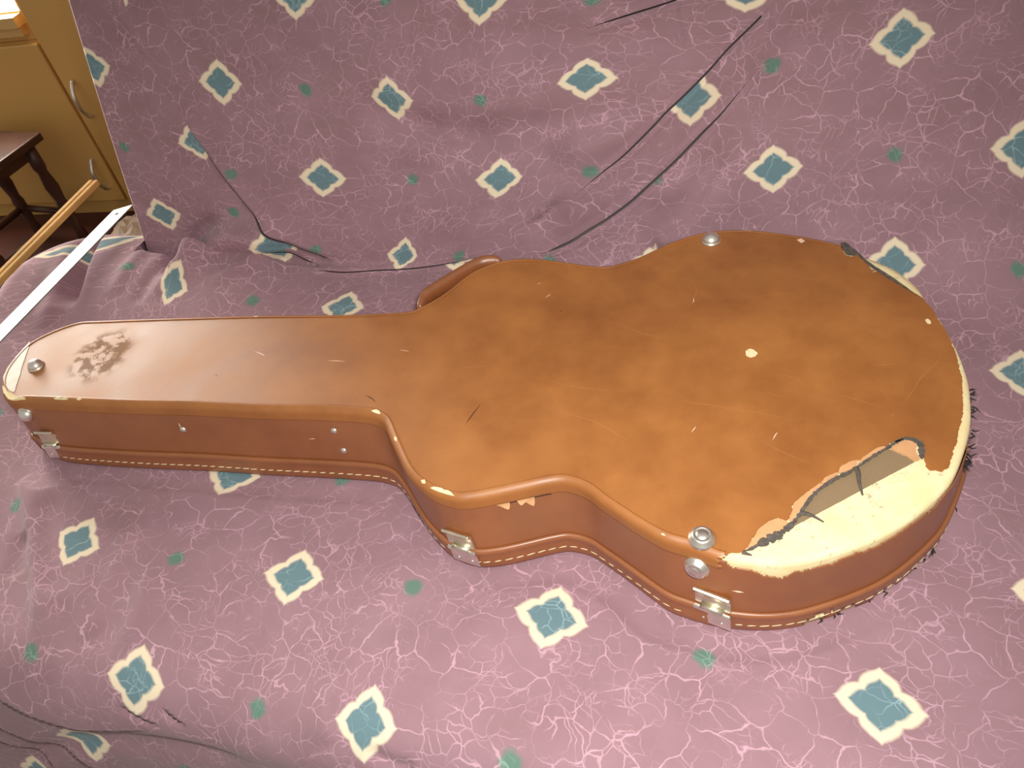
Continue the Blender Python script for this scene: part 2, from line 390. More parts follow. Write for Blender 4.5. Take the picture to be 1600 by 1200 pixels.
# seat folds
slot(s2p([(430, 395), (452, 399), (475, 406), (497, 416)]), .0022, .005, .03, 1, .3, .3, 0, 0)
slot(s2p([(492, 425), (530, 426), (560, 425), (590, 423), (640, 421), (720, 413), (780, 407)]), .0022, .004, .03, 1, .1, .5, 1, 0)
wave(s2p([(283, 478), (292, 432), (318, 402), (362, 384), (425, 380), (475, 393)]), .040, .052, -1, .35, .15, .28)
ridge(s2p([(276, 452), (286, 428), (310, 400), (352, 381), (405, 370)]), -.026, .018, .15, .3)
wave(s2p([(112, 495), (132, 455), (150, 415), (170, 378)]), -.030, .024, 1, .3, .15)
ridge(s2p([(75, 520), (110, 450), (140, 400)]), .012, .022, .2, .2)
ridge(s2p([(215, 490), (255, 440), (300, 400)]), -.006, .012); ridge(s2p([(180, 480), (220, 430), (260, 395)]), .006, .014)
ridge(s2p([(240, 485), (270, 455), (330, 420), (390, 395)]), .005, .012)
ridge(s2p([(330, 470), (400, 430), (440, 410)]), .004, .010)
wave(s2p([(42, 740), (52, 800), (60, 860), (68, 930), (62, 1030)]), .016, .030, 1, .1, .3)
ridge(s2p([(78, 770), (82, 850), (90, 950)]), -.008, .014)
ridge(s2p([(215, 805), (190, 870), (160, 950)]), .006, .014, .3, .3); ridge(s2p([(238, 880), (215, 960), (192, 1030)]), .007, .012, .3, .3)
ridge(s2p([(140, 870), (135, 930), (150, 1000)]), .004, .015)
ridge(s2p([(20, 905), (30, 860), (45, 830)]), -.006, .012)
wave(s2p([(545, 1010), (525, 1070), (513, 1110), (512, 1165)]), .006, .02, -1, .4, .2)
ridge(s2p([(560, 1168), (600, 1195), (640, 1200)]), -.006, .008)
ridge(s2p([(1000, 1180), (1100, 1160), (1250, 1180)]), -.003, .03)
_bd, _bz, _ = base_surface(gc[::3], gv[::3]); _bp = proj(to_wld(np.stack([gc[::3], _bd, _bz], 1))); _vis = gv[::3] < -.3
def g2p(pts):
    out = []
    for p in pts:
        D = ((_bp-np.array(p))**2).sum(1)+np.where(_vis, 0, 1e9); i = int(D.argmin()); out.append((gc[::3][i], gv[::3][i]))
    return np.array(out)
pleat(g2p([(-40, 1070), (0, 1085), (60, 1110), (120, 1130), (180, 1142), (232, 1147)]), .014, .009, .03, 1, .05, .4)
pleat(g2p([(-30, 1110), (0, 1125), (50, 1147), (95, 1168), (175, 1202)]), .014, .009, .03, 1, .05, .1)
pleat(g2p([(-20, 1142), (30, 1163), (60, 1180), (100, 1200)]), .012, .007, .02, 1, .1, .1)
pleat(g2p([(185, 1100), (215, 1122), (250, 1138)]), .008, .004, .02, 1, .4, .3)
pleat(g2p([(255, 1108), (275, 1122), (292, 1133)]), .006, .003, .02, 1, .4, .3)
ridge(g2p([(20, 1190), (120, 1160), (260, 1170), (420, 1200)]), -.010, .02)
# low, wide unevenness of loose cloth
for _ in range(22):
    a = rng.uniform(0, 2*math.pi); k = rng.uniform(5, 22); ph = rng.uniform(0, 6.28)
    disp += .008/k*np.sin(k*(gc*math.cos(a)+gv*math.sin(a))+ph)*(.5+.5*np.sin(3.1*gc+1.7*gv+ph*2))
# raised, rumpled cloth at the rear left corner, and drooping front left
bump_l = .030*sstep(-.22, -.05, gv)*sstep(-.02, -.22, gc)*(gv < .3)
gd, gz, _a = base_surface(gc, gv)
# surface normals of the base profile
eps = 1e-4; d2, z2, _ = base_surface(gc, gv+eps); td, tz = (d2-gd), (z2-gz); l = np.hypot(td, tz); nd, nz = -tz/l, td/l
x = gc+undc; y = gd + nd*disp + undv*nz; z = gz + nz*disp - undv*nd
z += bump_l*(1-sstep(-.022, -.004, gv))*(gz < .03)
# cloth left of the back: no back there, the seat cloth rolls down over the end and rear of the seat
XE, YB, RC = to_loc(onz([(60, 415)], .03))[0, 0]-.025, to_loc(onz([(180, 376)], .03))[0, 1], .10
left = gc < cL-1e-6
sv = np.where(left, gv, 0)
def rolloff(mask, px, py):
    global x, y, z
    ox = np.maximum((XE+RC)-px, 0); oy = np.where(left, np.maximum(py-(YB-RC), 0), 0)
    dist = np.hypot(ox, oy)-RC; k = (dist > 0) & mask
    nx = -ox/np.maximum(np.hypot(ox, oy), 1e-6); ny = oy/np.maximum(np.hypot(ox, oy), 1e-6)
    r = .05; th = np.minimum(dist/r, math.pi/2); q = np.maximum(dist-r*math.pi/2, 0)
    bx, by = px-nx*dist, py-ny*dist
    x = np.where(k, bx+nx*r*np.sin(th), x); y = np.where(k, by+ny*r*np.sin(th), y); z = np.where(k, z-r*(1-np.cos(th))-q, z)
flat_y = np.where(left & (gv > -.05), gv, y)
z = np.where(left & (gv > -.05), bump_l+disp, z); y = flat_y
rolloff((gc < cL-1e-6), x.copy(), y.copy())
z = np.maximum(z, -Z0+.012)
# the cloth is pressed flat under the case
_w = to_wld(np.stack([x, y, z], 1)); foot = [p for p in FOOT]
fa = np.array(foot); kf = np.where((gv < .02) & (gv > YF) & (_w[:, 0] > fa[:, 0].min()-.06) & (_w[:, 0] < fa[:, 0].max()+.06) & (_w[:, 1] > fa[:, 1].min()-.06) & (_w[:, 1] < fa[:, 1].max()+.06))[0]
Df = poly_dist(_w[kf, 0], _w[kf, 1], np.vstack([fa, fa[:1]]))[0]; Df = np.where(inpoly(_w[kf, :2], foot), 0, Df)
z[kf] = np.minimum(z[kf], -.0015+np.maximum(Df-.019, 0)**2*14)
W = to_wld(np.stack([x, y, z], 1))
px = proj(W)

# printed pattern laid on the cloth: lattice coordinates at known motif centres, thin-plate spline between them
def tps(ctrl, lat, lam=1e-4):
    ctrl = np.array(ctrl); lat = np.array(lat, float); n = len(ctrl)
    def U(r2): return np.where(r2 > 1e-12, r2*np.log(np.maximum(r2, 1e-12)), 0)
    K = U(((ctrl[:, None]-ctrl[None])**2).sum(-1))+lam*np.eye(n); P = np.c_[np.ones(n), ctrl]
    A = np.zeros((n+3, n+3)); A[:n, :n] = K; A[:n, n:] = P; A[n:, :n] = P.T
    sol = np.linalg.solve(A, np.r_[lat, np.zeros((3, 2))])
    def f(p):
        out = np.c_[np.ones(len(p)), p] @ sol[n:]
        for i in range(n): out += U(((p-ctrl[i])**2).sum(1))[:, None]*sol[i]
        return out
    return f
def simil(ctrl, lat, cell=.14):
    z_ = ctrl[:, 0]+1j*ctrl[:, 1]; l_ = np.array(lat)[:, 0]+1j*np.array(lat)[:, 1]; zc, lc = z_-z_.mean(), l_-l_.mean()
    a = (np.conj(zc) @ lc)/(np.conj(zc) @ zc); a = a/abs(a)/cell
    def f(p):
        q = a*((p[:, 0]+1j*p[:, 1])-z_.mean())+l_.mean(); return np.stack([q.real, q.imag], 1)
    return f
seat_c = [((460, 902), (0, 0)), ((122, 848), (-2, 0)), ((862, 965), (2, 0)), ((1375, 1102), (4, 0)), ((568, 1128), (1, -1)), ((208, 1060), (-1, -1)),
          ((275, 873), (-1, 0)), ((645, 917), (1, 0)), ((1100, 1030), (3, 0)), ((400, 1105), (0, -1)), ((50, 1020), (-2, -1)), ((535, 478), (-1, 3)),
          ((280, 465), (-3, 3)), ((137, 412), (-4, 4)), ((215, 440), (-4, 3)), ((1400, 410), (4, 4)), ((1595, 582), (5, 3)), ((25, 790), (-3, 0)), ((365, 742), (-1, 1)), ((400, 480), (-2, 3))]
back_r = [((1210, 265), (3, 5)), ((1410, 58), (4, 6)), ((1400, 243), (4, 5)), ((1205, 105), (3, 6)), ((1597, 233), (5, 5)), ((1592, 420), (5, 4))]
_fb = np.where((gc > .3) & (gv > -.4))[0]; _fd, _fz, _ = base_surface(gc[_fb], gv[_fb]); _fp = proj(to_wld(np.stack([gc[_fb], _fd, _fz], 1)))
def rp(pts): return np.array([(gc[_fb][i], gv[_fb][i]) for i in (int(((_fp-np.array(p))**2).sum(1).argmin()) for p in pts)])
seat_c = [q for q in seat_c if q[0][0] not in (1400, 1595)]; back_r += [((1397, 412), (4, 4)), ((1597, 582), (5, 3))]
fS = tps(np.vstack([s2p([a for a, b in seat_c]), rp([a for a, b in back_r])]), [b for a, b in seat_c+back_r], 2e-5)
A_c = [((345, 128), (0, 0)), ((610, 155), (2, 0)), ((915, 122), (4, 0)), ((505, 278), (1, -1)), ((783, 279), (3, -1)), ((478, 140), (1, 0)), ((750, 158), (3, 0)),
       ((645, 280), (2, -1)), ((922, 268), (4, -1)), ((365, 270), (0, -1)), ((460, -6), (1, 1)), ((752, 0), (3, 1)), ((603, -2), (2, 1)), ((925, 0), (4, 1)),
       ((632, 398), (2, -2)), ((716, 400), (3, -2)), ((990, 402), (4, -2)), ((496, 388), (1, -2))]
fA = tps(b2p([a for a, b in A_c]), [b for a, b in A_c], 2e-5)
B_c = [((1080, 65), (0, 1)), ((1050, 188), (0, 0)), ((1052, 297), (0, -1)), ((955, 393), (-1, -2))]
fB = simil(b2p([a for a, b in B_c]), [b for a, b in B_c])
D_c = [((255, 335), (0, 0)), ((366, 331), (1, 0)), ((195, 230), (0, 1)), ((308, 222), (1, 1)), ((146, 104), (0, 2))]
fD = tps(b2p([a for a, b in D_c]), [b for a, b in D_c], 1e-3)
crease = [(520, 408), (500, 420), (520, 428), (590, 424), (640, 421), (720, 413), (780, 408), (846, 396)]
L2r = LN2[::-1]
R_D = [(-200, -300), (60, -300), (235, 95), (262, 150)]+FOLD1+[(490, 398), (430, 378), (400, 374), (345, 372), (228, 372), (150, 372), (-200, 372)]
R_A = [(60, -300), (235, 95), (262, 150)]+FOLD1+crease[1:-1]+L2r[:6]+[(958, 292)]+LN1[::-1][1:]+[(1240, -40), (1400, -300)]
R_B = [(958, 292)]+LN1[::-1][1:]+[(1240, -40), (1400, -300), (1405, -300), (1243, -38), (1205, 15), (1190, 80)]+LN2[:8]
idx = np.arange(NI*NJ).reshape(NI, NJ)
quads = np.stack([idx[:-1, :-1], idx[1:, :-1], idx[1:, 1:], idx[:-1, 1:]], -1)
qv = vs[:-1]
keep = np.ones((NI-1, NJ-1), bool)
jb = int(np.searchsorted(vs, -.004)); keep[kL-1, jb:] = False                  # the cloth is slit at the end of the back
keep[:kL-1, :] &= (vs[None, :-1] < .34)
keep &= ~(holes[quads].sum(-1) >= 3)
isback = np.zeros((NI-1, NJ-1), bool); isback[kL:, jb:] = True
fr = quads.reshape(-1, 4)[keep.ravel()]; ib = isback.ravel()[keep.ravel()]
fc = px[fr].mean(1)
reg = np.zeros(len(fr), int)
pc = np.stack([gc[fr].mean(1), gv[fr].mean(1)], 1)
reg[inpoly(fc, R_D) & ib] = 3; reg[inpoly(fc, R_A) & (pc[:, 1] > -.05)] = 1; reg[inpoly(fc, R_B) & ib] = 2
par_ = np.stack([gc, gv], 1)
UVS = np.zeros((len(fr), 4, 2))
for k, f in ((0, fS), (1, fA), (2, fB), (3, fD)):
    m_ = reg == k
    if m_.any():
        u, inv = np.unique(fr[m_], return_inverse=True); UVS[m_] = f(par_[u])[inv.reshape(-1, 4)] + (0, 0)
# vertex normals over the whole cloth so the two covers meet without a line
loc3 = np.stack([x, y, z], 1)
e1 = loc3[fr[:, 2]]-loc3[fr[:, 0]]; e2 = loc3[fr[:, 3]]-loc3[fr[:, 1]]; fn = np.cross(e1, e2)
VN = np.zeros_like(loc3)
for k in range(4): np.add.at(VN, fr[:, k], fn)
VN /= np.maximum(np.linalg.norm(VN, axis=1), 1e-12)[:, None]
sofa = Thing('sofa', SO, 'deep sofa covered in dusty purple printed fabric with cream and teal medallions', 'sofa', rotz=ROT)
def grid_part(name, mask, label=None):
    q = fr[mask]; u, inv = np.unique(q, return_inverse=True); inv = inv.reshape(-1, 4)
    me = bpy.data.meshes.new(name); me.vertices.add(len(u)); me.vertices.foreach_set('co', loc3[u].astype(np.float32).ravel())
    me.loops.add(len(q)*4); me.loops.foreach_set('vertex_index', inv.ravel().astype(np.int32))
    me.polygons.add(len(q)); me.polygons.foreach_set('loop_start', np.arange(0, len(q)*4, 4, dtype=np.int32))
    me.polygons.foreach_set('use_smooth', np.ones(len(q), bool))
    uvl = me.uv_layers.new(name='print'); uvl.data.foreach_set('uv', UVS[mask].astype(np.float32).ravel())
    me.update(calc_edges=True); me.validate()
    me.normals_split_custom_set_from_vertices([tuple(a) for a in VN[u]])
    me.materials.append(MF); o = bpy.data.objects.new(name, me); S.collection.objects.link(o); o.parent = sofa.e
    return o
grid_part('seat_cover', ~ib); grid_part('back_cover', ib)
# tuck strips: two lips sinking along a common direction into the upholstery
G3 = loc3.reshape(NI, NJ, 3)
def surf(c, v):
    a = np.clip((c-C0)/DC, 0, NI-1.001); b = np.clip((v-V0)/DC, 0, NJ-1.001); i, j = a.astype(int), b.astype(int); fa_, fb_ = (a-i)[:, None], (b-j)[:, None]
    return G3[i, j]*(1-fa_)*(1-fb_)+G3[i+1, j]*fa_*(1-fb_)+G3[i, j+1]*(1-fa_)*fb_+G3[i+1, j+1]*fa_*fb_
FR = {0: fS, 1: fA, 2: fB, 3: fD}
camL = to_loc(CAM[None])[0]
for pl, wid, f0, f1, rl, rr in SLOTS:
    t = np.gradient(pl, axis=0); t /= np.linalg.norm(t, axis=1)[:, None]; nn = np.stack([-t[:, 1], t[:, 0]], 1); n = len(pl)
    u_ = np.linspace(0, 1, n); half = (wid*.5*sstep(0, f0, u_)*sstep(0, f1, 1-u_)+.00012)[:, None]
    mid = surf(pl[:, 0], pl[:, 1]); dv = mid.mean(0)-camL; dv /= np.linalg.norm(dv)
    rows, ruv = [], []
    def puv(reg_, q):
        o_ = np.zeros((len(q), 2))
        for k_, f_ in FR.items():
            m__ = reg_ == k_
            if m__.any(): o_[m__] = f_(q[m__])
        return o_
    def edge_rows(s, reg_):
        R, U = [], []
        e0 = surf(*(pl+nn*s*.0045).T)
        for o in (.0105, .0080, .0055, .0038, .0024, .0012):
            q = pl+nn*s*(half+o); a = surf(q[:, 0], q[:, 1])
            lift_ = .0008*min(1, (.0105-o)/.003)-(.0006 if o > .010 else 0)
            R.append((q, a, lift_)); U.append(puv(reg_, q))
        return R, U
    for s in (1, -1):
        q_ = pl+nn*s*.012; pq = proj(to_wld(surf(q_[:, 0], q_[:, 1])))
        reg_ = np.where(inpoly(pq, R_B), 2, np.where(inpoly(pq, R_A), 1, np.where(inpoly(pq, R_D), 3, 0)))
        if pl[:, 1].mean() < -.03: reg_ = np.where((reg_ == 1) & (s > 0), 1, 0)
        R, U = edge_rows(s, reg_)
        # local normal from the surface either side
        a1 = surf(*(pl+nn*.008).T); a2 = surf(*(pl-nn*.008).T); tl_ = np.gradient(mid, axis=0); nrm = np.cross(a2-a1, tl_)
        nrm /= np.linalg.norm(nrm, axis=1)[:, None]
        if (nrm @ dv).mean() > 0: nrm = -nrm
        pts = [a+nrm*l_ for q, a, l_ in R]
        qe = pl+nn*s*half; ae = surf(qe[:, 0], qe[:, 1])
        lat = (a1-a2); lat /= np.linalg.norm(lat, axis=1)[:, None]
        cen = .5*(a1+a2)
        edge = cen + lat*s*half + nrm*.0006
        pts[-1] = pts[-1]*.6+(edge+lat*s*.0012)*.4
        pts.append(edge); U.append(puv(reg_, qe))
        for dd_, sh in ((.002, 1.0), (.006, 1.0), (.015, .9), (.030, .4), (.036, 0.0)):
            pts.append(cen+lat*s*half*sh+dv*dd_-nrm*.0004); U.append(puv(reg_, qe-nn*s*dd_))
        V = np.vstack(pts); m_ = len(pts)
        Fq = [(i_*n+k_, i_*n+k_+1, (i_+1)*n+k_+1, (i_+1)*n+k_) for i_ in range(m_-1) for k_ in range(n-1)]
        if s < 0: Fq = [f_[::-1] for f_ in Fq]
        so = sofa.part('cloth_fold', V, Fq, MF, local=True)
        uvl = so.data.uv_layers.new(name='print'); UU = np.vstack(U); li = np.zeros(len(so.data.loops), np.int32); so.data.loops.foreach_get('vertex_index', li)
        uvl.data.foreach_set('uv', UU[li].astype(np.float32).ravel())
# end of the back, turned round behind
eb = np.where((gc == cL) & (gv > -.01))[0]; eb = eb[np.argsort(gv[eb])][::6]
P0 = loc3[eb]; off = [np.array(q) for q in ((0, 0, 0), (-.004, .003, 0), (-.006, .010, 0), (-.004, .05, 0), (0, .16, 0))]
V = np.vstack([P0+q for q in off]); n = len(eb)
fs = [(i*n+k, i*n+k+1, (i+1)*n+k+1, (i+1)*n+k) for i in range(4) for k in range(n-1)]
eo = sofa.part('back_end_cover', V, fs, MF, local=True)
uvl = eo.data.uv_layers.new(name='print'); ub = fD(par_[eb])
for li, lp in enumerate(eo.data.loops):
    i, k = divmod(lp.vertex_index, n); uvl.data[li].uv = (ub[k, 0]-(0, .03, .08, .3, .6)[i]*1.0, ub[k, 1])

# ------------------------------------------------------------------ guitar case
case = Thing('guitar_case', CASE0, 'worn brown vinyl hardshell guitar case lying on the purple sofa', 'guitar case')
far = [(130, 501), (150, 500), (260, 496), (400, 492), (500, 491), (560, 490), (600, 488), (640, 485), (660, 477), (690, 460), (733, 427), (760, 414), (780, 407), (807, 403), (837, 403), (875, 407), (900, 411), (937, 415), (962, 412), (1000, 400), (1050, 377), (1100, 362), (1144, 358), (1181, 359), (1225, 364), (1269, 371), (1309, 381), (1350, 402), (1394, 426), (1440, 460), (1466, 487), (1487, 521), (1503, 552), (1516, 590), (1520, 621)]
pairs = [((1520, 656), (1499, 752)), ((1512, 696), (1487, 790)), ((1496, 740), (1468, 834)), ((1477, 767), (1450, 862)), ((1431, 807), (1406, 904)), ((1384, 835), (1362, 935)), ((1337, 855), (1320, 952)), ((1290, 870), (1278, 968)),
         ((1243, 880), (1233, 979)), ((1190, 881), (1185, 983)), ((1134, 872), (1135, 979)), ((1102, 861), (1105, 974)), ((1071, 849), (1076, 967)), ((1040, 840), (1045, 953)), ((1002, 820), (1010, 925)), ((965, 796), (972, 898)), ((940, 779), (948, 880)), ((915, 760), (925, 868)),
         ((882, 749), (893, 861)), ((852, 752), (868, 864)), ((815, 760), (845, 869)), ((777, 768), (815, 877)), ((740, 775), (785, 883)), ((712, 777), (755, 884)), ((680, 768), (720, 878)), ((660, 757), (697, 857)), ((645, 745), (677, 833)), ((632, 727), (663, 808)),
         ((622, 705), (652, 792)), ((611, 680), (638, 772)), ((602, 658), (624, 761)), ((590, 648), (602, 754)), ((570, 643), (580, 751)), ((530, 640), (545, 748)), ((475, 638), (488, 745)), ((400, 637), (415, 741)), ((300, 632), (322, 735)), ((200, 630), (230, 731)), ((100, 626), (140, 725)), ((45, 624), (98, 719)), ((28, 625), (80, 707)), ((14, 625), (70, 695))]
tipp = [(4, 614), (2, 600), (4, 588), (12, 572), (30, 550), (49, 533), (82, 516), (110, 506)]
px_top = far+[a for a, b in pairs]+tipp
T0 = onz(px_top, H)[:, :2]
D0 = np.full((len(px_top), 2), np.nan)
for i, (a, b) in enumerate(pairs): D0[len(far)+i] = onz([b], 0.0)[0, :2]-T0[len(far)+i]
ctr = np.array([-.25, .6])
for i in range(len(px_top)):
    if np.isnan(D0[i, 0]):
        a, b = T0[i-1], T0[(i+1) % len(T0)]; t = (b-a)/np.linalg.norm(b-a); D0[i] = np.array([-t[1], t[0]])*.007
OD = catmull(np.c_[T0, D0], 10, True)
NP = 1320
OD = resample(OD, NP, True)
def smooth_closed(A, s):
    k = np.arange(-int(4*s), int(4*s)+1); g = np.exp(-.5*(k/s)**2); g /= g.sum()
    return sum(np.roll(A, -kk, axis=0)*gg for kk, gg in zip(k, g))
OD[:, :2] = smooth_closed(OD[:, :2], 1.6); OD[:, 2:] = smooth_closed(OD[:, 2:], 6)
TO, DO = OD[:, :2], OD[:, 2:]
tt = np.roll(TO, -1, axis=0)-np.roll(TO, 1, axis=0); tt /= np.linalg.norm(tt, axis=1)[:, None]
NO = smooth_closed(np.stack([-tt[:, 1], tt[:, 0]], 1), 2); NO /= np.linalg.norm(NO, axis=1)[:, None]   # outward: outline runs clockwise seen from above
if ((TO-ctr)*NO).sum(1).mean() < 0: NO = -NO
TG = np.stack([-NO[:, 1], NO[:, 0]], 1)
def side_pt(i, z, n=0.0):
    i = np.asarray(i); return np.concatenate([TO[i]+DO[i]*((H-z)/H)+NO[i]*n, np.full((len(np.atleast_1d(i)), 1) if i.ndim else (1,), z)], -1)
def ringv(n, z): return np.c_[TO+DO*((H-z)/H)+NO*n, np.full(NP, z)]
RR = .006
ring_in = ringv(-RR, H)
def idx_at(p, z=H):
    q = proj(np.c_[TO+DO*((H-z)/H), np.full(NP, z)]); return int(np.argmin(((q-np.array(p))**2).sum(1)))
# --- profiles
def strip(profile, keepmask=None, stride=1):
    n = len(range(0, NP, stride)); rows = [ringv(a, b)[::stride] for a, b in profile]
    V = np.vstack(rows); Fs = []
    I = np.arange(n); J = (I+1) % n
    for r in range(len(profile)-1):
        Fs.append(np.stack([r*n+I, r*n+J, (r+1)*n+J, (r+1)*n+I], 1))
    Fs = np.vstack(Fs)[:, ::-1]
    if keepmask is not None: Fs = Fs[keepmask(V[Fs].mean(1))]
    return V, Fs
arc = [(-RR+RR*math.sin(a), H-RR+RR*math.cos(a)) for a in np.linspace(0, math.pi/2, 8)]
wrap = [(a+.0006*k/7, b) for k, (a, b) in enumerate(arc)]+[(.0007, z) for z in np.linspace(H-RR-.0015, H-.0155, 6)]+[(.0001, H-.0160)]
sidep = [(0.0, z) for z in np.linspace(H-.004, .030, 36)]+[(-.0008, .0285), (-.001, .0265)]
band = [(-.0005, .0270), (.0012, .0285), (.0028, .0282), (.0036, .0268), (.0038, .0245), (.0030, .0225), (.0027, .017), (.0027, .010), (.0025, .005), (.0015, .002), (-.001, .0005), (-.006, .0003)]
# --- tear line across the case back
t7 = lambda P: [(1040+a/3.2, 640+b/3.2) for a, b in P]
tear_in = [(1313, 381), (1315, 388), (1320, 397), (1326, 400), (1331, 401), (1340, 397), (1345, 404), (1353, 411), (1362, 420), (1374, 425), (1388, 432), (1402, 441), (1416, 451), (1430, 458), (1440, 464), (1452, 478), (1459, 486), (1466, 499), (1477, 514), (1484, 528), (1492, 547), (1497, 566), (1503, 590), (1504, 612), (1505, 640)]
tear_in += t7([(1484, 30), (1476, 75), (1468, 90), (1462, 130), (1455, 165), (1440, 200), (1432, 240), (1424, 262), (1420, 285), (1395, 300), (1385, 308), (1362, 305), (1350, 300), (1330, 304), (1312, 296), (1303, 282), (1300, 262), (1294, 245), (1288, 222), (1290, 200), (1280, 168), (1262, 156), (1238, 146), (1190, 142), (1150, 156), (1125, 166), (1110, 180), (1085, 186), (1060, 192), (1040, 202), (1018, 220), (1000, 228), (985, 243), (962, 253), (925, 262), (900, 272), (880, 284), (868, 296), (862, 318), (845, 320), (820, 330), (795, 342), (785, 358), (772, 370), (750, 384), (738, 398), (715, 410), (692, 428), (672, 444), (655, 462), (638, 470), (630, 490), (636, 502), (630, 520), (618, 548), (600, 556), (575, 546), (555, 542), (530, 550), (518, 560), (500, 572), (478, 588), (462, 600), (455, 622), (438, 640), (428, 662), (412, 684), (384, 712), (352, 714), (320, 716), (300, 734), (292, 742)])
iA, iB = idx_at((1309, 379)), idx_at((1131, 871))
tl = onz(tear_in, H)[:, :2]
# kept vinyl: outline from iB forwards (clockwise) round the neck to iA, then along the tear
ks = []
i = iB
while i != iA: ks.append(i); i = (i+1) % NP
ks.append(iA)
polyv = np.vstack([ring_in[ks, :2], tl])
def jag(P, amp, k=3):
    P = resample(np.array(P), len(P)*k); return P+rng.normal(0, amp, P.shape)
polyv = np.vstack([ring_in[ks, :2], jag(tl, .00035)])
def cap(poly, z, inner=None):
    vv = [Vector((float(a), float(b))) for a, b in poly]; n = len(vv)
    r = delaunay_2d_cdt(vv, [], [list(range(n))], 1, 1e-7)
    return [(p.x, p.y, z) for p in r[0]], [tuple(f) for f in r[2]]
def upward(V, Fs):
    V = np.array(V); out = []
    for f in Fs:
        a, b, c = V[list(f[:3])]; out.append(f if np.cross(b-a, c-a)[2] > 0 else f[::-1])
    return V, out
seg_keep = np.zeros(NP, bool); seg_keep[ks] = True
V, Fs = upward(*cap(polyv, H))
cap_o = case.part('back_panel', V, Fs, M_VINYL, smooth=False); solidify(cap_o, .0009)
def kept_index(P):
    d = ((P[:, None, :2]-TO[None, ::2])**2).sum(-1).argmin(1)*2; return d
Vw, Fw = strip(wrap)
k = np.tile(seg_keep & np.roll(seg_keep, -1), len(wrap)-1)
qw = proj(Vw[Fw].mean(1))+rng.normal(0, 1.2, (len(Fw), 2)); k &= ~(inpoly(qw, [(1118, 890), (1120, 872), (1134, 866), (1160, 860), (1160, 900)]) & (qw[:, 0] > 1126-3*np.sin(qw[:, 1]*.9)))
wr = case.part('edge_binding', Vw, Fw[k], M_VINYL, label='rounded vinyl edge folded over the rim of the case'); solidify(wr, .0009)
low_edge = t7([(300, 735), (310, 770), (330, 788), (370, 790), (420, 798), (455, 812), (470, 826), (520, 832), (545, 836), (580, 841), (605, 832), (640, 815), (700, 805), (740, 790), (800, 775), (840, 770), (870, 748), (950, 715), (1000, 705), (1030, 690), (1060, 684), (1100, 655), (1150, 625), (1200, 590), (1270, 540), (1340, 490), (1380, 440), (1400, 410), (1440, 330), (1500, 220), (1535, 100)])
peel = [(1134, 862)]+low_edge+[(1560, 600), (1480, 440), (1350, 380), (1300, 370), (1300, 500), (1300, 800)]
Vs, Fs_ = strip(sidep)
fcp = Vs[Fs_].mean(1); q = proj(fcp)+rng.normal(0, .5, (len(fcp), 2)); rm = inpoly(q, peel) & (fcp[:, 2] > .055)
far_peel = (fcp[:, 2] > .07) & (fcp[:, 1] > .75) & (q[:, 0] > 1335)
sp = case.part('side_panel', Vs, Fs_[~(rm | far_peel)], M_SIDE); solidify(sp, .0009)
Vb, Fb = strip(band)
fcb = Vb[Fb].mean(1); qb = proj(fcb)
wear = np.sin(qb[:, 0]*.11)+np.sin(qb[:, 0]*.047+1)+rng.normal(0, .35, len(qb))
rb = (qb[:, 0] > 1255) & (qb[:, 1] > 640) & (fcb[:, 2] < .0105+.004*np.sin(qb[:, 0]*.05)) & (wear > -1.0)
bd = case.part('lid_rim', Vb, Fb[~rb], M_SIDE, label='stitched lower rim band of the lid'); solidify(bd, .0009)
core = [(-.02, H-.0012)]+[(a-.0012, b-.0012) for a, b in arc]+[(-.0014, z) for z in (.08, .06, .04, .029)]+[(.0018, .026), (.0022, .018), (.0020, .009), (.0016, .003), (-.004, .0015)]
Vc, Fc = strip(core, stride=3); n3 = len(range(0, NP, 3))
Vc2, Fc2 = Vc, [tuple(f) for f in Fc]
Fc2.append(tuple(range(n3))[::1] if True else ()); Fc2.append(tuple(range((len(core)-1)*n3, len(core)*n3)))
case.part('wooden_shell', Vc2, Fc2, M_CORE, label='bare cream wooden shell showing where the vinyl has peeled away')
# --- pieces inside the tear
def flat_piece(name, pts, z, mat, thick=.0008, jitter=.0002, k=4, label=None, tilt=None):
    P = jag(onz(pts+pts[:1], H)[:, :2], jitter, k)[:-1]; V, Fs = upward(*cap(P, z))
    if tilt is not None: V[:, 2] += tilt(V)
    o = case.part(name, V, Fs, mat, smooth=False, label=label); solidify(o, thick); return o
flat_piece('canvas_lining', t7([(628, 588), (650, 552), (690, 496), (740, 430), (790, 386), (880, 330), (940, 286), (1000, 258), (1060, 222), (1110, 190), (1150, 212), (1200, 232), (1248, 258), (1050, 362), (850, 470)]), H-.0002, M_CANVAS, .0008, .0001, label='grey woven cloth laid bare in the tear')
flaps = [[(408, 700), (415, 682), (440, 642), (462, 604), (478, 590), (520, 558), (560, 544), (600, 558), (622, 572), (585, 605), (530, 632), (480, 655), (430, 690)],
         [(622, 570), (618, 548), (632, 510), (640, 470), (672, 444), (715, 410), (750, 384), (775, 366), (790, 376), (745, 415), (715, 450), (690, 485), (660, 520), (640, 556)],
         [(772, 372), (786, 356), (796, 342), (845, 320), (868, 314), (862, 330), (820, 352), (792, 372)],
         [(866, 320), (868, 296), (880, 284), (925, 262), (962, 253), (950, 284), (915, 305), (885, 318)],
         [(958, 276), (985, 243), (1018, 220), (1060, 192), (1092, 186), (1104, 190), (1060, 216), (1010, 246), (980, 262)],
         [(1112, 188), (1140, 176), (1190, 150), (1230, 160), (1256, 176), (1250, 212), (1266, 240), (1272, 252), (1242, 262), (1190, 226), (1150, 212)]]
for f in flaps:
    flat_piece('torn_flap', t7(f), H+.0010, M_TAN, .0009, .00015, label='pale tan backing of torn vinyl')
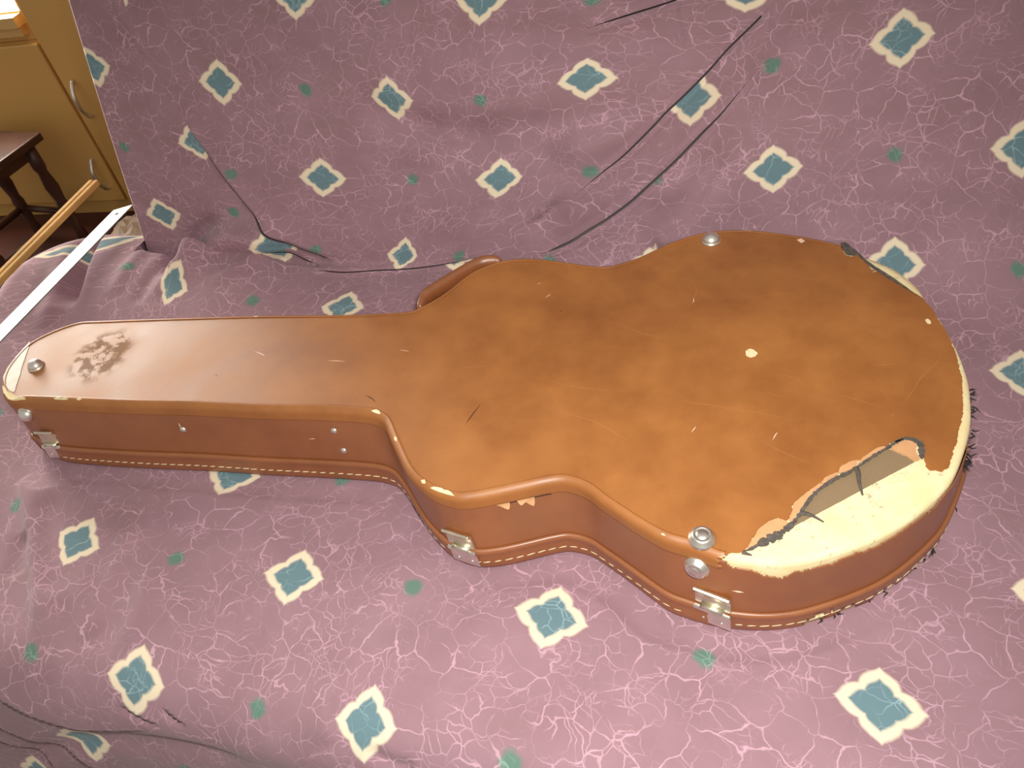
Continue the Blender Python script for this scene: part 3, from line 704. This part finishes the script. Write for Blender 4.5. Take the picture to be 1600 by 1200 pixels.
def ribbon(name, pts, wid, z, mat, label=None):
    P = catmull(onz(pts, z)[:, :2], 6); t = np.gradient(P, axis=0); t /= np.linalg.norm(t, axis=1)[:, None]; nn = np.stack([-t[:, 1], t[:, 0]], 1)
    wv = np.interp(np.linspace(0, 1, len(P)), np.linspace(0, 1, len(wid)), wid)[:, None]*(1+.35*rng.normal(0, 1, (len(P), 1)).clip(-1.4, 1.4))
    V = np.vstack([np.c_[P+nn*wv*.5, np.full(len(P), z)], np.c_[P-nn*wv*.5, np.full(len(P), z)]]); n = len(P)
    V, Fs = upward(V, [(i, i+1, n+i+1, n+i) for i in range(n-1)])
    o = case.part(name, V, Fs, mat, smooth=False, label=label); solidify(o, .0006); return o
ribbon('torn_edge_cloth', t7([(395, 706), (430, 694), (470, 672), (520, 646), (560, 628), (590, 606), (630, 574), (665, 530), (690, 492), (740, 424), (790, 382), (860, 338), (920, 312), (955, 288), (1000, 258), (1060, 218), (1108, 190), (1150, 164), (1190, 148)]), [.001, .003, .006, .0075, .005, .003, .0025, .003, .003, .0035, .0015, .003, .0025, .0035, .002], H+.0013, M_DARK, 'dark grey cloth fibres along the tear')
ribbon('torn_edge_cloth', t7([(1150, 160), (1190, 144), (1240, 150), (1272, 166), (1280, 200), (1282, 245)]), [.002, .003, .004, .006, .006, .003], H+.0013, M_DARK)
def thread(pts, r0, r1, z0=H+.0012):
    P = catmull(np.c_[onz(t7(pts), H)[:, :2], np.full(len(pts), z0)], 6); r = np.linspace(r0, r1, len(P)); v, f = tube(P, r, r*.5, 6)
    case.part('loose_thread', v, f, M_DARK)
thread([(950, 292), (962, 320), (966, 360), (976, 400), (984, 432)], .0024, .0008)
thread([(672, 520), (710, 525), (745, 540), (790, 566)], .0026, .0007)
thread([(384, 716), (405, 724), (432, 732)], .0022, .0006)
# grey canvas at the far edge tear
flat_piece('canvas_lining', [(1314, 379), (1322, 379), (1340, 393), (1355, 408), (1378, 423), (1413, 448), (1436, 463), (1416, 452), (1374, 427), (1352, 411), (1340, 398), (1330, 400), (1320, 396)], H+.0004, M_DARK, .0006, .0003)
# splintered wooden rim bared along the far edge
ja, jb_ = sorted((idx_at((1344, 398)), idx_at((1446, 466)))); jj = np.arange(ja, jb_+1, 2); tw = np.sin(np.linspace(.02, math.pi-.02, len(jj)))**.7
R_ = [[side_pt(i, z_, n0+n1*t_) for i, t_ in zip(jj, tw)] for n0, n1, z_ in ((-.004, 0, H-.0012), (-.001, .0015, H-.0014), (-.001, .0080, H-.0022), (-.001, .0088, H-.0050), (-.001, .0070, H-.010), (-.003, 0, H-.014))]
nj = len(jj); case.part('splintered_rim', [p for q_ in R_ for p in q_], [(r_*nj+k_, r_*nj+k_+1, (r_+1)*nj+k_+1, (r_+1)*nj+k_) for r_ in range(5) for k_ in range(nj-1)], M_CORE, label='cream bare wood rim on the far edge')
def chip(pts, mat=M_CORE, name='chip', z=H+.0005):
    flat_piece(name, pts, z, mat, .0005, .00015, 3)
chip([(1165, 549), (1171, 545), (1178, 547), (1184, 552), (1180, 557), (1172, 559), (1166, 556)])
chip([(1445, 500), (1449, 498), (1454, 502), (1455, 506), (1449, 506)])
chip([(1245, 375), (1252, 373), (1258, 377), (1252, 380)], M_SCR2)
# chips along the rounded edge
def edge_chip(a, b, z0, z1, jit=.15):
    i0, i1 = sorted((idx_at(a), idx_at(b))); ii = list(range(i0, i1+1, 2))
    rows = []
    for j, s in enumerate(np.linspace(0, 1, 7)):
        aa = z0+(z1-z0)*s; q = []
        for c_, i in enumerate(ii):
            e = math.sin(math.pi*c_/max(1, len(ii)-1))**.35; ang = .5*(z0+z1)+(aa-.5*(z0+z1))*e*(1+jit*random.uniform(-1, 1))
            n_, z_ = -RR+(RR+.0011)*math.sin(ang), H-RR+(RR+.0011)*math.cos(ang); q.append(side_pt(i, z_, n_))
        rows.append(q)
    n = len(ii); V = np.array([p for r in rows for p in r]); Fs = [(r*n+k, r*n+k+1, (r+1)*n+k+1, (r+1)*n+k) for r in range(6) for k in range(n-1)]
    case.part('chip', V, Fs, M_CORE)
for a, b, z0, z1 in [((668, 763), (708, 776), .1, 1.25), ((653, 752), (661, 760), .1, .9), ((577, 645), (592, 649), .1, .9), ((612, 683), (616, 692), .2, .8), ((806, 403), (840, 403), .5, 1.3), ((838, 754), (844, 753), .1, .6), ((82, 626), (104, 627), .1, .9), ((117, 627), (126, 627), .1, .7), ((93, 511), (122, 503), .2, 1.0), ((396, 491), (408, 491), .2, .9), ((192, 498), (199, 498), .1, .8), ((1028, 834), (1040, 840), .5, 1.0), ((1160, 359), (1180, 359), .3, 1.0)]:
    edge_chip(a, b, z0, z1)
# worn, folded corner at the head, window sheen painted in as a pale colour
flat_piece('worn_sheen_corner', [(47, 534), (44, 546), (37, 566), (30, 590), (25, 606), (22, 614), (14, 609), (7, 600), (5, 590), (12, 574), (30, 552)], H+.0006, M_PALE, .0006, .0002, label='worn vinyl at the head end with window sheen painted pale')
edge_chip((4, 596), (47, 534), .35, 1.4, .1)
edge_chip((40, 624), (3, 600), .0, 1.5, .1)
flat_piece('worn_sheen_corner', [(4, 604), (12, 612), (22, 618), (30, 622), (20, 626), (13, 624), (6, 614)], H+.0009, M_CORE, .0006, .0002)
# scratches
def scratch(pts, wid, mat):
    P = catmull(onz(pts, H)[:, :2], 5); t = np.gradient(P, axis=0); t /= np.linalg.norm(t, axis=1)[:, None]; nn = np.stack([-t[:, 1], t[:, 0]], 1)
    s = np.sin(np.linspace(.08, math.pi-.08, len(P)))[:, None]*wid*.5; n = len(P)
    return upward(np.vstack([np.c_[P+nn*s, np.full(n, H+.00025)], np.c_[P-nn*s, np.full(n, H+.00025)]]), [(i, i+1, n+i+1, n+i) for i in range(n-1)])
faint = [[(1070, 424), (1082, 440), (1088, 452), (1086, 464), (1083, 470)], [(1145, 465), (1180, 464), (1230, 458), (1290, 452)], [(1195, 578), (1230, 588), (1262, 602)], [(1290, 612), (1330, 622), (1385, 640)],
         [(1192, 520), (1215, 524), (1240, 526)], [(1360, 572), (1385, 570), (1412, 569)], [(1477, 543), (1464, 566), (1440, 590), (1425, 612), (1410, 632)], [(1398, 645), (1393, 650), (1389, 653)], [(1335, 517), (1370, 505), (1395, 501)],
         [(1110, 636), (1170, 643), (1248, 658)], [(1050, 625), (1100, 632), (1170, 640)], [(1200, 614), (1212, 618), (1228, 620)], [(700, 580), (740, 574), (770, 572)], [(840, 590), (900, 605), (980, 612)], [(750, 620), (760, 619), (770, 619)], [(1190, 690), (1230, 710), (1280, 730)], [(950, 500), (1000, 520), (1040, 528)], [(860, 640), (930, 660), (1000, 700)], [(1015, 440), (1035, 452), (1060, 458)]]
white = [[(1215, 675), (1211, 681), (1207, 688)], [(1362, 426), (1368, 424), (1373, 423)], [(1083, 466), (1084, 470), (1082, 474)], [(624, 547), (632, 548), (640, 549)], [(852, 466), (857, 462), (861, 460)], [(840, 444), (845, 442)], [(512, 564), (525, 564), (540, 565)], [(398, 549), (408, 553), (414, 556)], [(1080, 676), (1084, 671), (1088, 666)]]
dark = [[(728, 662), (738, 648), (752, 630)], [(874, 486), (878, 486)], [(570, 618), (580, 622), (588, 630)], [(336, 586), (340, 587)]]
o = case.part('scratches', *join(*[scratch(p, .00042, 0) for p in faint]), M_SCR, smooth=False); o['kind'] = 'stuff'
o = case.part('scuff_marks', *join(*[scratch(p, .0009, 0) for p in white]), M_SCR2, smooth=False); o['kind'] = 'stuff'
o = case.part('cut_marks', *join(*[scratch(p, .0012, 0) for p in dark]), M_SCD, smooth=False); o['kind'] = 'stuff'
# curled slivers under the binding
def sliver(p, ln, dx):
    i = idx_at(p, H-.016); a = side_pt(i, H-.0155, .0012); t = np.r_[TG[i], 0]; n = np.r_[NO[i], 0]; u = np.array([0, 0, 1.])
    V, Fs = [], []
    for s in np.linspace(0, 1, 6):
        c = a+n*(.0035*s*s+.0005)-u*ln*s+t*dx*s; wd = .006*(1-s)**.7+.0006
        V += [c-t*wd, c+t*wd]
    Fs = [(2*k, 2*k+1, 2*k+3, 2*k+2) for k in range(5)]
    case.part('torn_flap', V, Fs, M_TAN)
sliver((786, 786), .006, .004); sliver((824, 780), .009, .004); sliver((818, 781), .004, -.003)
V = []
p_ = [side_pt(idx_at((x_, y_), H-.016), H-.0165, .0004) for x_, y_ in [(785, 786), (805, 781), (825, 777), (845, 773), (862, 767)]]
v, f = tube(catmull(p_, 6), .0013, .0016, 6); case.part('torn_edge_cloth', v, f, M_FRAY)
# --- stitching on the lid rim
st = []
i0, i1 = idx_at((1499, 752), 0.011), idx_at((96, 719), 0.011)
arcl = np.r_[0, np.cumsum(np.linalg.norm(np.diff(np.vstack([ringv(.003, .011), ringv(.003, .011)[:1]]), axis=0), axis=1))]
s_ = arcl[i0]
RB_ = ringv(.0031, .0115)
def at_arc(s, dz=0):
    i = int(np.searchsorted(arcl, s)) % NP; p = RB_[i].copy(); p[2] += dz; return p
while s_ < arcl[i1]-.01:
    if not any(abs(at_arc(s_)-at_arc(arcl[idx_at(q, .011)])).max() < .0165 for q in ((731, 868), (1117, 960))):
        ps = [at_arc(s_+f*.0102, (.5-f)*.0011) for f in np.linspace(0, 1, 5)]
        st.append(tube(ps, [.0004, .0009, .0010, .0009, .0004], None, 5))
    s_ += .0112
o = case.part('stitching', *join(*st), M_STITCH); o['kind'] = 'stuff'
# --- worn fringe along the lower right edge
fr_ = []
for _ in range(20):
    xx = random.uniform(1250, 1520)
    i = idx_at((xx, 900), .004) if random.random() < .6 else idx_at((1510, random.uniform(620, 800)), .004)
    a = side_pt(i, .004, .002); t = np.r_[TG[i], 0]; n = np.r_[NO[i], 0]; L = random.uniform(.0015, .0045)
    fr_.append(tube([a, a+n*L*.6+t*random.uniform(-.003, .003)-np.array([0, 0, .001]), a+n*L+t*random.uniform(-.006, .006)-np.array([0, 0, .002])], [.0009, .0009, .0003], None, 4))
for (fx, fy) in [(1520, 650), (1519, 668), (1514, 702), (1506, 728), (1500, 738), (1520, 640)]:
    i = idx_at((fx, fy), .06)
    for _ in range(5):
        a = side_pt(i, random.uniform(.06, .095), .001); t = np.r_[TG[i], 0]; n = np.r_[NO[i], 0]; L = random.uniform(.003, .008)
        fr_.append(tube([a, a+n*L*.5+t*random.uniform(-.003, .003), a+n*L+t*random.uniform(-.006, .006)+np.array([0, 0, random.uniform(-.002, .003)])], [.0012, .001, .0003], None, 4))
o = case.part('frayed_edge', *join(*fr_), M_FRAY); o['kind'] = 'stuff'
# --- studs, rivets
dome = [(.0118, 0), (.0120, .0010), (.0112, .0018), (.0104, .0020)]+[(.0104*math.cos(a), .0020+.0085*math.sin(a)) for a in np.linspace(.12, 1.54, 9)]
ringst = [(.0120, 0), (.0122, .0015), (.0114, .0030), (.0100, .0042), (.0092, .0062), (.0080, .0072), (.0062, .0074), (.0058, .0068), (.0054, .0074), (.0030, .0082), (.0008, .0084)]
for p, pr in [((57, 573), [(a*.88, b) for a, b in dome]), ((1111, 376), dome), ((1097, 842), ringst)]:
    q = onz([p], H)[0]; v, f = lathe(pr, q, (0, 0, 1)); case.part('stud_foot', v, f, M_NICKEL, label='domed metal foot')
def side_at(p):
    best = None
    for z in np.linspace(.008, H-.006, 60):
        Q = proj(np.c_[TO+DO*((H-z)/H), np.full(NP, z)]); vis = ((CAM[:2]-TO)*NO).sum(1) > .05*np.linalg.norm(CAM[:2]-TO, axis=1)
        D = ((Q-np.array(p))**2).sum(1)+np.where(vis, 0, 1e6); i = int(D.argmin())
        if best is None or D[i] < best[0]: best = (D[i], i, z)
    return best[1], best[2]
def side_axes(i):
    n = np.r_[NO[i], 0.0]; t = np.r_[TG[i], 0.0]; dn = np.r_[-DO[i], H]; u = dn/np.linalg.norm(dn); n2 = np.cross(t, u); n2 /= np.linalg.norm(n2)
    if n2 @ n < 0: n2 = -n2
    return t, n2, u
for p, pr in [((43, 646), [(a*.88, b) for a, b in dome]), ((1090, 884), ringst)]:
    i, z = side_at(p); t, n, u = side_axes(i); v, f = lathe(pr, side_pt(i, z, 0), n); case.part('stud_foot', v, f, M_NICKEL, label='domed metal foot')
for p in [(286, 671), (523, 673), (537, 703)]:
    i, z = side_at(p); t, n, u = side_axes(i)
    v, f = lathe([(.0042, 0), (.0042, .0008), (.0034, .0020), (.0018, .0028), (.0005, .003)], side_pt(i, z, 0), n, 16); case.part('rivet', v, f, M_NICKEL)
def mark(p, q, wid, mat):
    i, z = side_at(p); j, z2 = side_at(q); a, b = side_pt(i, z, .0006), side_pt(j, z2, .0006); v, f = tube([a, .5*(a+b), b], [wid*.4, wid, wid*.3], None, 5); return v, f
o = case.part('scuff_marks', *join(mark((278, 660), (284, 669), .0008, 0), mark((1145, 921), (1162, 925), .0012, 0), mark((480, 686), (497, 684), .0006, 0), mark((1170, 935), (1200, 940), .0004, 0)), M_SCR2); o['kind'] = 'stuff'
# --- latches
def latch(p, wdt, flip=False):
    i, z = side_at(p); t, n, u = side_axes(i); o = side_pt(i, .0270, .003)
    hw = wdt/2
    def ext(prof, w0, w1):
        m = len(prof); V = [o+t*ww+n*a+u*b for ww in (w0, w1) for a, b in prof]
        return np.array(V), [tuple(range(m))[::-1], tuple(range(m, 2*m))]+[(k, (k+1) % m, m+(k+1) % m, m+k) for k in range(m)]
    low = [(0, -.0205), (.0012, -.0205), (.0014, -.004), (.0035, -.0015), (.0042, .0015), (.0030, .0035), (.001, .0035), (0, .001)]
    lo = case.part('latch', *ext(low, -hw, hw), M_NICKEL, smooth=False, label='sprung nickel draw latch'); bevel(lo, .0004)
    up_ = [(-.003, .004), (-.0005, .004), (.0002, .006), (-.0004, .016), (.0006, .0225), (.0026, .0252), (.0044, .0256), (.0048, .0275), (.0026, .0285), (-.0006, .0265), (-.003, .022)]
    hs = case.part('hasp', *ext(up_, -hw*.97, hw*.97), M_BRASSY, parent=lo, smooth=False); bevel(hs, .0003)
    br = case.part('hinge_barrel', *tube([o+n*.0022+u*.0045+t*s*hw for s in (-.62, 0, .62)], .0028, None, 12, upv=u), M_BRASSY, parent=lo)
    for s in (-.5, .5):
        v, f = lathe([(.0017, 0), (.0016, .0006), (.0008, .0011), (.0002, .0012)], o+n*.0012+u*(-.014)+t*s*hw, n, 12); case.part('rivet', v, f, M_NICKEL, parent=lo)
latch((729, 862), .031); latch((1117, 949), .034); latch((86, 697), .027)
# --- carrying handle on the far shoulder
hp = [(657, 481), (664, 466), (676, 455), (700, 440), (728, 423), (752, 411), (772, 407), (784, 408)]
HP = onz(hp, .080); HP[:, 1] -= .004
HP = catmull(HP, 6); rr = np.interp(np.linspace(0, 1, len(HP)), [0, .06, .2, .8, .94, 1], [.004, .006, .008, .008, .006, .004])
v, f = tube(HP, rr, rr*1.5, 14); hd = case.part('handle', v, f, M_SIDE, label='padded brown carrying handle')
for e_ in (HP[1], HP[-2]):
    v, f = tube([e_+np.array([.004, -.014, .001]), e_, e_+np.array([-.001, .004, 0])], .0035, .0035, 8); case.part('handle_loop', v, f, M_NICKEL, parent=hd)

# ------------------------------------------------------------------ ruler and stick on the left end
def bar(name, a, b, wid, th, mat, label, cat, lift, hole=False, wood=False):
    A, B = onz([a], lift[0])[0], onz([b], lift[1])[0]
    d = B-A; L = np.linalg.norm(d); d /= L; up_ = np.array([0, 0, 1.0]); s = np.cross(d, up_); s /= np.linalg.norm(s); up2 = np.cross(s, d)
    A = A-d*.25; L += .25
    T = Thing(name, A, label, cat); return T, A, d, s, up2, L
M_RULE = plain('white_enamel', rgb(246, 246, 244), .35, nscale=60, var=.02)
M_RULE_D = plain('grey_edge', rgb(120, 122, 124), .4, .6)
M_OAK = plain('pale_oak', rgb(200, 156, 92), .75, nscale=14, var=.22, spec=.15)
M_DKWOOD = plain('dark_stained_wood', rgb(72, 40, 26), .38, nscale=18, var=.3)
T, A, d, s, u, L = bar('metal_ruler', (-2, 522), (192, 324), .026, .002, 0, 'white metal ruler with a hanging hole lying across the left end of the sofa', 'ruler', (.052, .052))
wd = .0135
# blade with a round hole near its end
hc_ = np.array([L-.019, 0.0]); hr = .0036
outer = [(0, -wd), (L-.009, -wd), (L+.009, wd), (0, wd)]
hole = [(hc_[0]+hr*math.cos(q), hc_[1]+hr*math.sin(q)) for q in np.linspace(0, 2*math.pi, 17)[:-1]]
vv = [Vector(p) for p in outer]+[Vector(p) for p in hole]
ed = [(i, (i+1) % 4) for i in range(4)]+[(4+i, 4+(i+1) % 16) for i in range(16)]
r = delaunay_2d_cdt(vv, ed, [], 0, 1e-7)
fs = [f for f in r[2] if max(np.hypot(r[0][k].x-hc_[0], r[0][k].y-hc_[1]) for k in f) > hr*1.1]
V = np.array([A+d*p.x+s*p.y for p in r[0]]); V, fs = upward(V, fs)
o = T.part('blade', V, fs, M_RULE, smooth=False); solidify(o, .0016)
v, f = frame_box(A, d, s, u, 0, L-.008, wd, wd+.0012, -.0018, .0001); T.part('edge_strip', v, f, M_RULE_D, smooth=False)
T, A, d, s, u, L = bar('wooden_stick', (-2, 436), (148, 285), .02, .01, 0, 'narrow pale wooden stick with grooved face overhanging the sofa end beside the ruler', 'stick', (.055, .062))
prof = [(-.010, -.004), (.010, -.004), (.010, .0035), (.0085, .0050), (.003, .0050), (.0018, .0030), (-.0006, .0030), (-.0018, .0052), (-.0085, .0052), (-.010, .0035)]
m_ = len(prof); V = [A+d*w_+s*a+u*b for w_ in (0, L) for a, b in prof]
T.part('moulded_strip', V, [tuple(range(m_))[::-1], tuple(range(m_, 2*m_))]+[(k, (k+1) % m_, m_+(k+1) % m_, m_+k) for k in range(m_)], M_OAK, smooth=False)

# ------------------------------------------------------------------ the room behind, left
YW = 1.85; ZF = -Z0
M_TANW = plain('ochre_paint', rgb(216, 170, 96), .38, nscale=3, var=.05)
M_FLOOR = plain('dark_red_floor', rgb(74, 30, 26), .45, nscale=9, var=.3)
M_CREAM = plain('cream_trim', rgb(214, 178, 112), .45, nscale=5, var=.06)
V, f = box(-4.2, 2.4, -1.2, YW+.1, ZF-.05, ZF); struct('floor', V, f, M_FLOOR)
WX1 = float(onplane([(27, 10)], (0, YW, 0), (0, 1, 0))[0, 0]); WZ0 = float(onplane([(10, 19)], (0, YW, 0), (0, 1, 0))[0, 2])
WX0, WZ1 = WX1-1.25, WZ0+1.35
wp = [box(-4.2, WX0, YW, YW+.1, ZF, 2.0), box(WX1, 2.4, YW, YW+.1, ZF, 2.0), box(WX0, WX1, YW, YW+.1, ZF, WZ0), box(WX0, WX1, YW, YW+.1, WZ1, 2.0)]
struct('wall_back', *join(*wp), M_TANW)
mw = NT('bright_window_glass'); mw.set(Base_Color=(.9, .9, .85, 1), Emission_Color=(1.0, .96, .88, 1), Emission_Strength=WIN_EMIT, Roughness=.2)
win = bpy.data.objects.new('window_1', None); S.collection.objects.link(win); win['kind'] = 'structure'; win.location = (WX1, YW, WZ0+Z0)
def wpart(name, V, f, m):
    V = np.array(V)-np.array([WX1, YW, WZ0]); o = bpy.data.objects.new(name, make_mesh(name, V, f, False)); S.collection.objects.link(o); o.parent = win; o.data.materials.append(m); return o
wpart('window_pane', *box(WX0+.03, WX1-.002, YW+.05, YW+.06, WZ0+.002, WZ1-.03), mw.m)
wpart('window_frame', *join(box(WX0, WX0+.03, YW+.01, YW+.08, WZ0, WZ1), box(WX0, WX1, YW+.01, YW+.08, WZ1-.03, WZ1), box((WX0+WX1)/2-.02, (WX0+WX1)/2+.02, YW+.02, YW+.08, WZ0, WZ1)), M_CREAM)
sx = float(onplane([(40, 45)], (0, YW, 0), (0, 1, 0))[0, 0])
wpart('window_sill', *join(box(WX0-.05, sx+.012, YW-.035, YW, WZ0-.030, WZ0-.004), box(WX0-.05, sx+.004, YW-.022, YW, WZ0-.055, WZ0-.030)), M_CREAM)
def pull(T, par, x_, z0, z1, yf):
    P = [np.array([x_, yf, z1]), np.array([x_, yf-.012, z1-.006]), np.array([x_, yf-.026, (z0+z1)/2+.02]), np.array([x_, yf-.028, (z0+z1)/2]), np.array([x_, yf-.026, (z0+z1)/2-.02]), np.array([x_, yf-.012, z0+.006]), np.array([x_, yf, z0])]
    v, f = tube(catmull(P, 6), .0065, .005, 10, upv=(1, 0, 0)); T.part('handle', v, f, M_NICKEL, parent=par, label='curved chrome bow handle')
pw = lambda p: onplane([p], (0, YW-.02, 0), (0, 1, 0))[0]
sxm = float(pw((100, 130))[0])
zt = float(pw((40, 68))[2])
T1 = Thing('low_cabinet', (sxm-.4, YW-.02, ZF), 'ochre cabinet under the window, its top edge in view, dark stool standing before it', 'cabinet')
bo = T1.part('body', *box(sxm-1.3, sxm-.006, YW-.012, YW-.001, ZF+.001, zt+.002), M_TANW, smooth=False)
dr = T1.part('door', *box(sxm-.62, sxm-.008, YW-.030, YW-.012, ZF+.05, zt), M_TANW, smooth=False); bevel(dr, .004)
h2 = pw((148, 245)), pw((172, 290)); pull(T1, dr, float((h2[0][0]+h2[1][0])/2), float(h2[1][2]), float(h2[0][2]), YW-.030)
T2 = Thing('tall_cabinet', (sxm+.4, YW-.02, ZF), 'tall ochre cupboard front beside the sofa back, rising above the window sill', 'cabinet')
T2.part('body', *box(sxm+.002, sxm+.95, YW-.018, YW-.001, ZF+.001, 1.4), M_TANW, smooth=False)
d2_ = T2.part('door', *box(sxm+.006, sxm+.50, YW-.034, YW-.018, ZF+.05, 1.38), M_TANW, smooth=False); bevel(d2_, .003)
h1 = pw((118, 122)), pw((150, 177)); pull(T2, d2_, float((h1[0][0]+h1[1][0])/2), float(h1[1][2]), float(h1[0][2]), YW-.034)
# stool
ZT = -.150
c0 = onz([(63, 206)], ZT)[0]; c1 = onz([(-45, 285)], ZT)[0]
e_ = c1-c0; e_ /= np.linalg.norm(e_); g_ = np.array([e_[1], -e_[0], 0]);
if g_ @ np.array([-1, .2, 0]) < 0: g_ = -g_
ctr_ = c0+e_*.17+g_*.12
ST = Thing('wooden_stool', (ctr_[0], ctr_[1], ZF), 'small dark brown wooden stool with turned legs before the ochre cabinet', 'stool')
u = np.array([0, 0, 1.0])
v, f = frame_box(c0, e_, g_, u, 0, .34, 0, .24, -.022, 0); o = ST.part('seat', v, f, M_DKWOOD, smooth=False); bevel(o, .004)
v, f = frame_box(c0, e_, g_, u, .03, .31, .025, .215, -.055, -.022); ST.part('apron', v, f, M_DKWOOD, smooth=False)
LH = ZT-.022-ZF
lp = [(.014, 0), (.016, .01), (.012, .05), (.017, LH*.4), (.013, LH*.45), (.019, LH*.6), (.013, LH*.75), (.018, LH*.8), (.018, LH-.0005)]
for a, b in ((.04, .03), (.30, .03), (.04, .21), (.30, .21)):
    q = c0+e_*a+g_*b; q[2] = ZF; v, f = lathe(lp, q, u, 14); ST.part('leg', v, f, M_DKWOOD)
for a0, b0, a1, b1 in ((.04, .03, .30, .03), (.04, .21, .30, .21), (.04, .03, .04, .21), (.30, .03, .30, .21)):
    p0, p1 = c0+e_*a0+g_*b0, c0+e_*a1+g_*b1; p0[2] = p1[2] = ZF+.10; v, f = tube([p0, .5*(p0+p1), p1], .010, None, 10); ST.part('stretcher', v, f, M_DKWOOD)
# crumpled cream paper on the floor behind the sofa end
q = onz([(212, 360)], ZF+.03)[0]
pv, pf = [], []
for a in range(9):
    for b in range(7): pv.append((q[0]-.09+.18*a/8, q[1]-.07+.14*b/6, ZF+.012+.05*abs(math.sin(a*1.3+b*2.1))*math.sin(math.pi*(a+.5)/9.5)+.006*math.sin(3.1*a-b)))
pf = [(a*7+b, (a+1)*7+b, (a+1)*7+b+1, a*7+b+1) for a in range(8) for b in range(6)]
PT = Thing('crumpled_paper', (q[0], q[1], ZF), 'crumpled cream paper on the dark floor behind the sofa end', 'paper')
o = PT.part('sheet', pv, pf, M_PALE, smooth=False); solidify(o, .0008, 1)
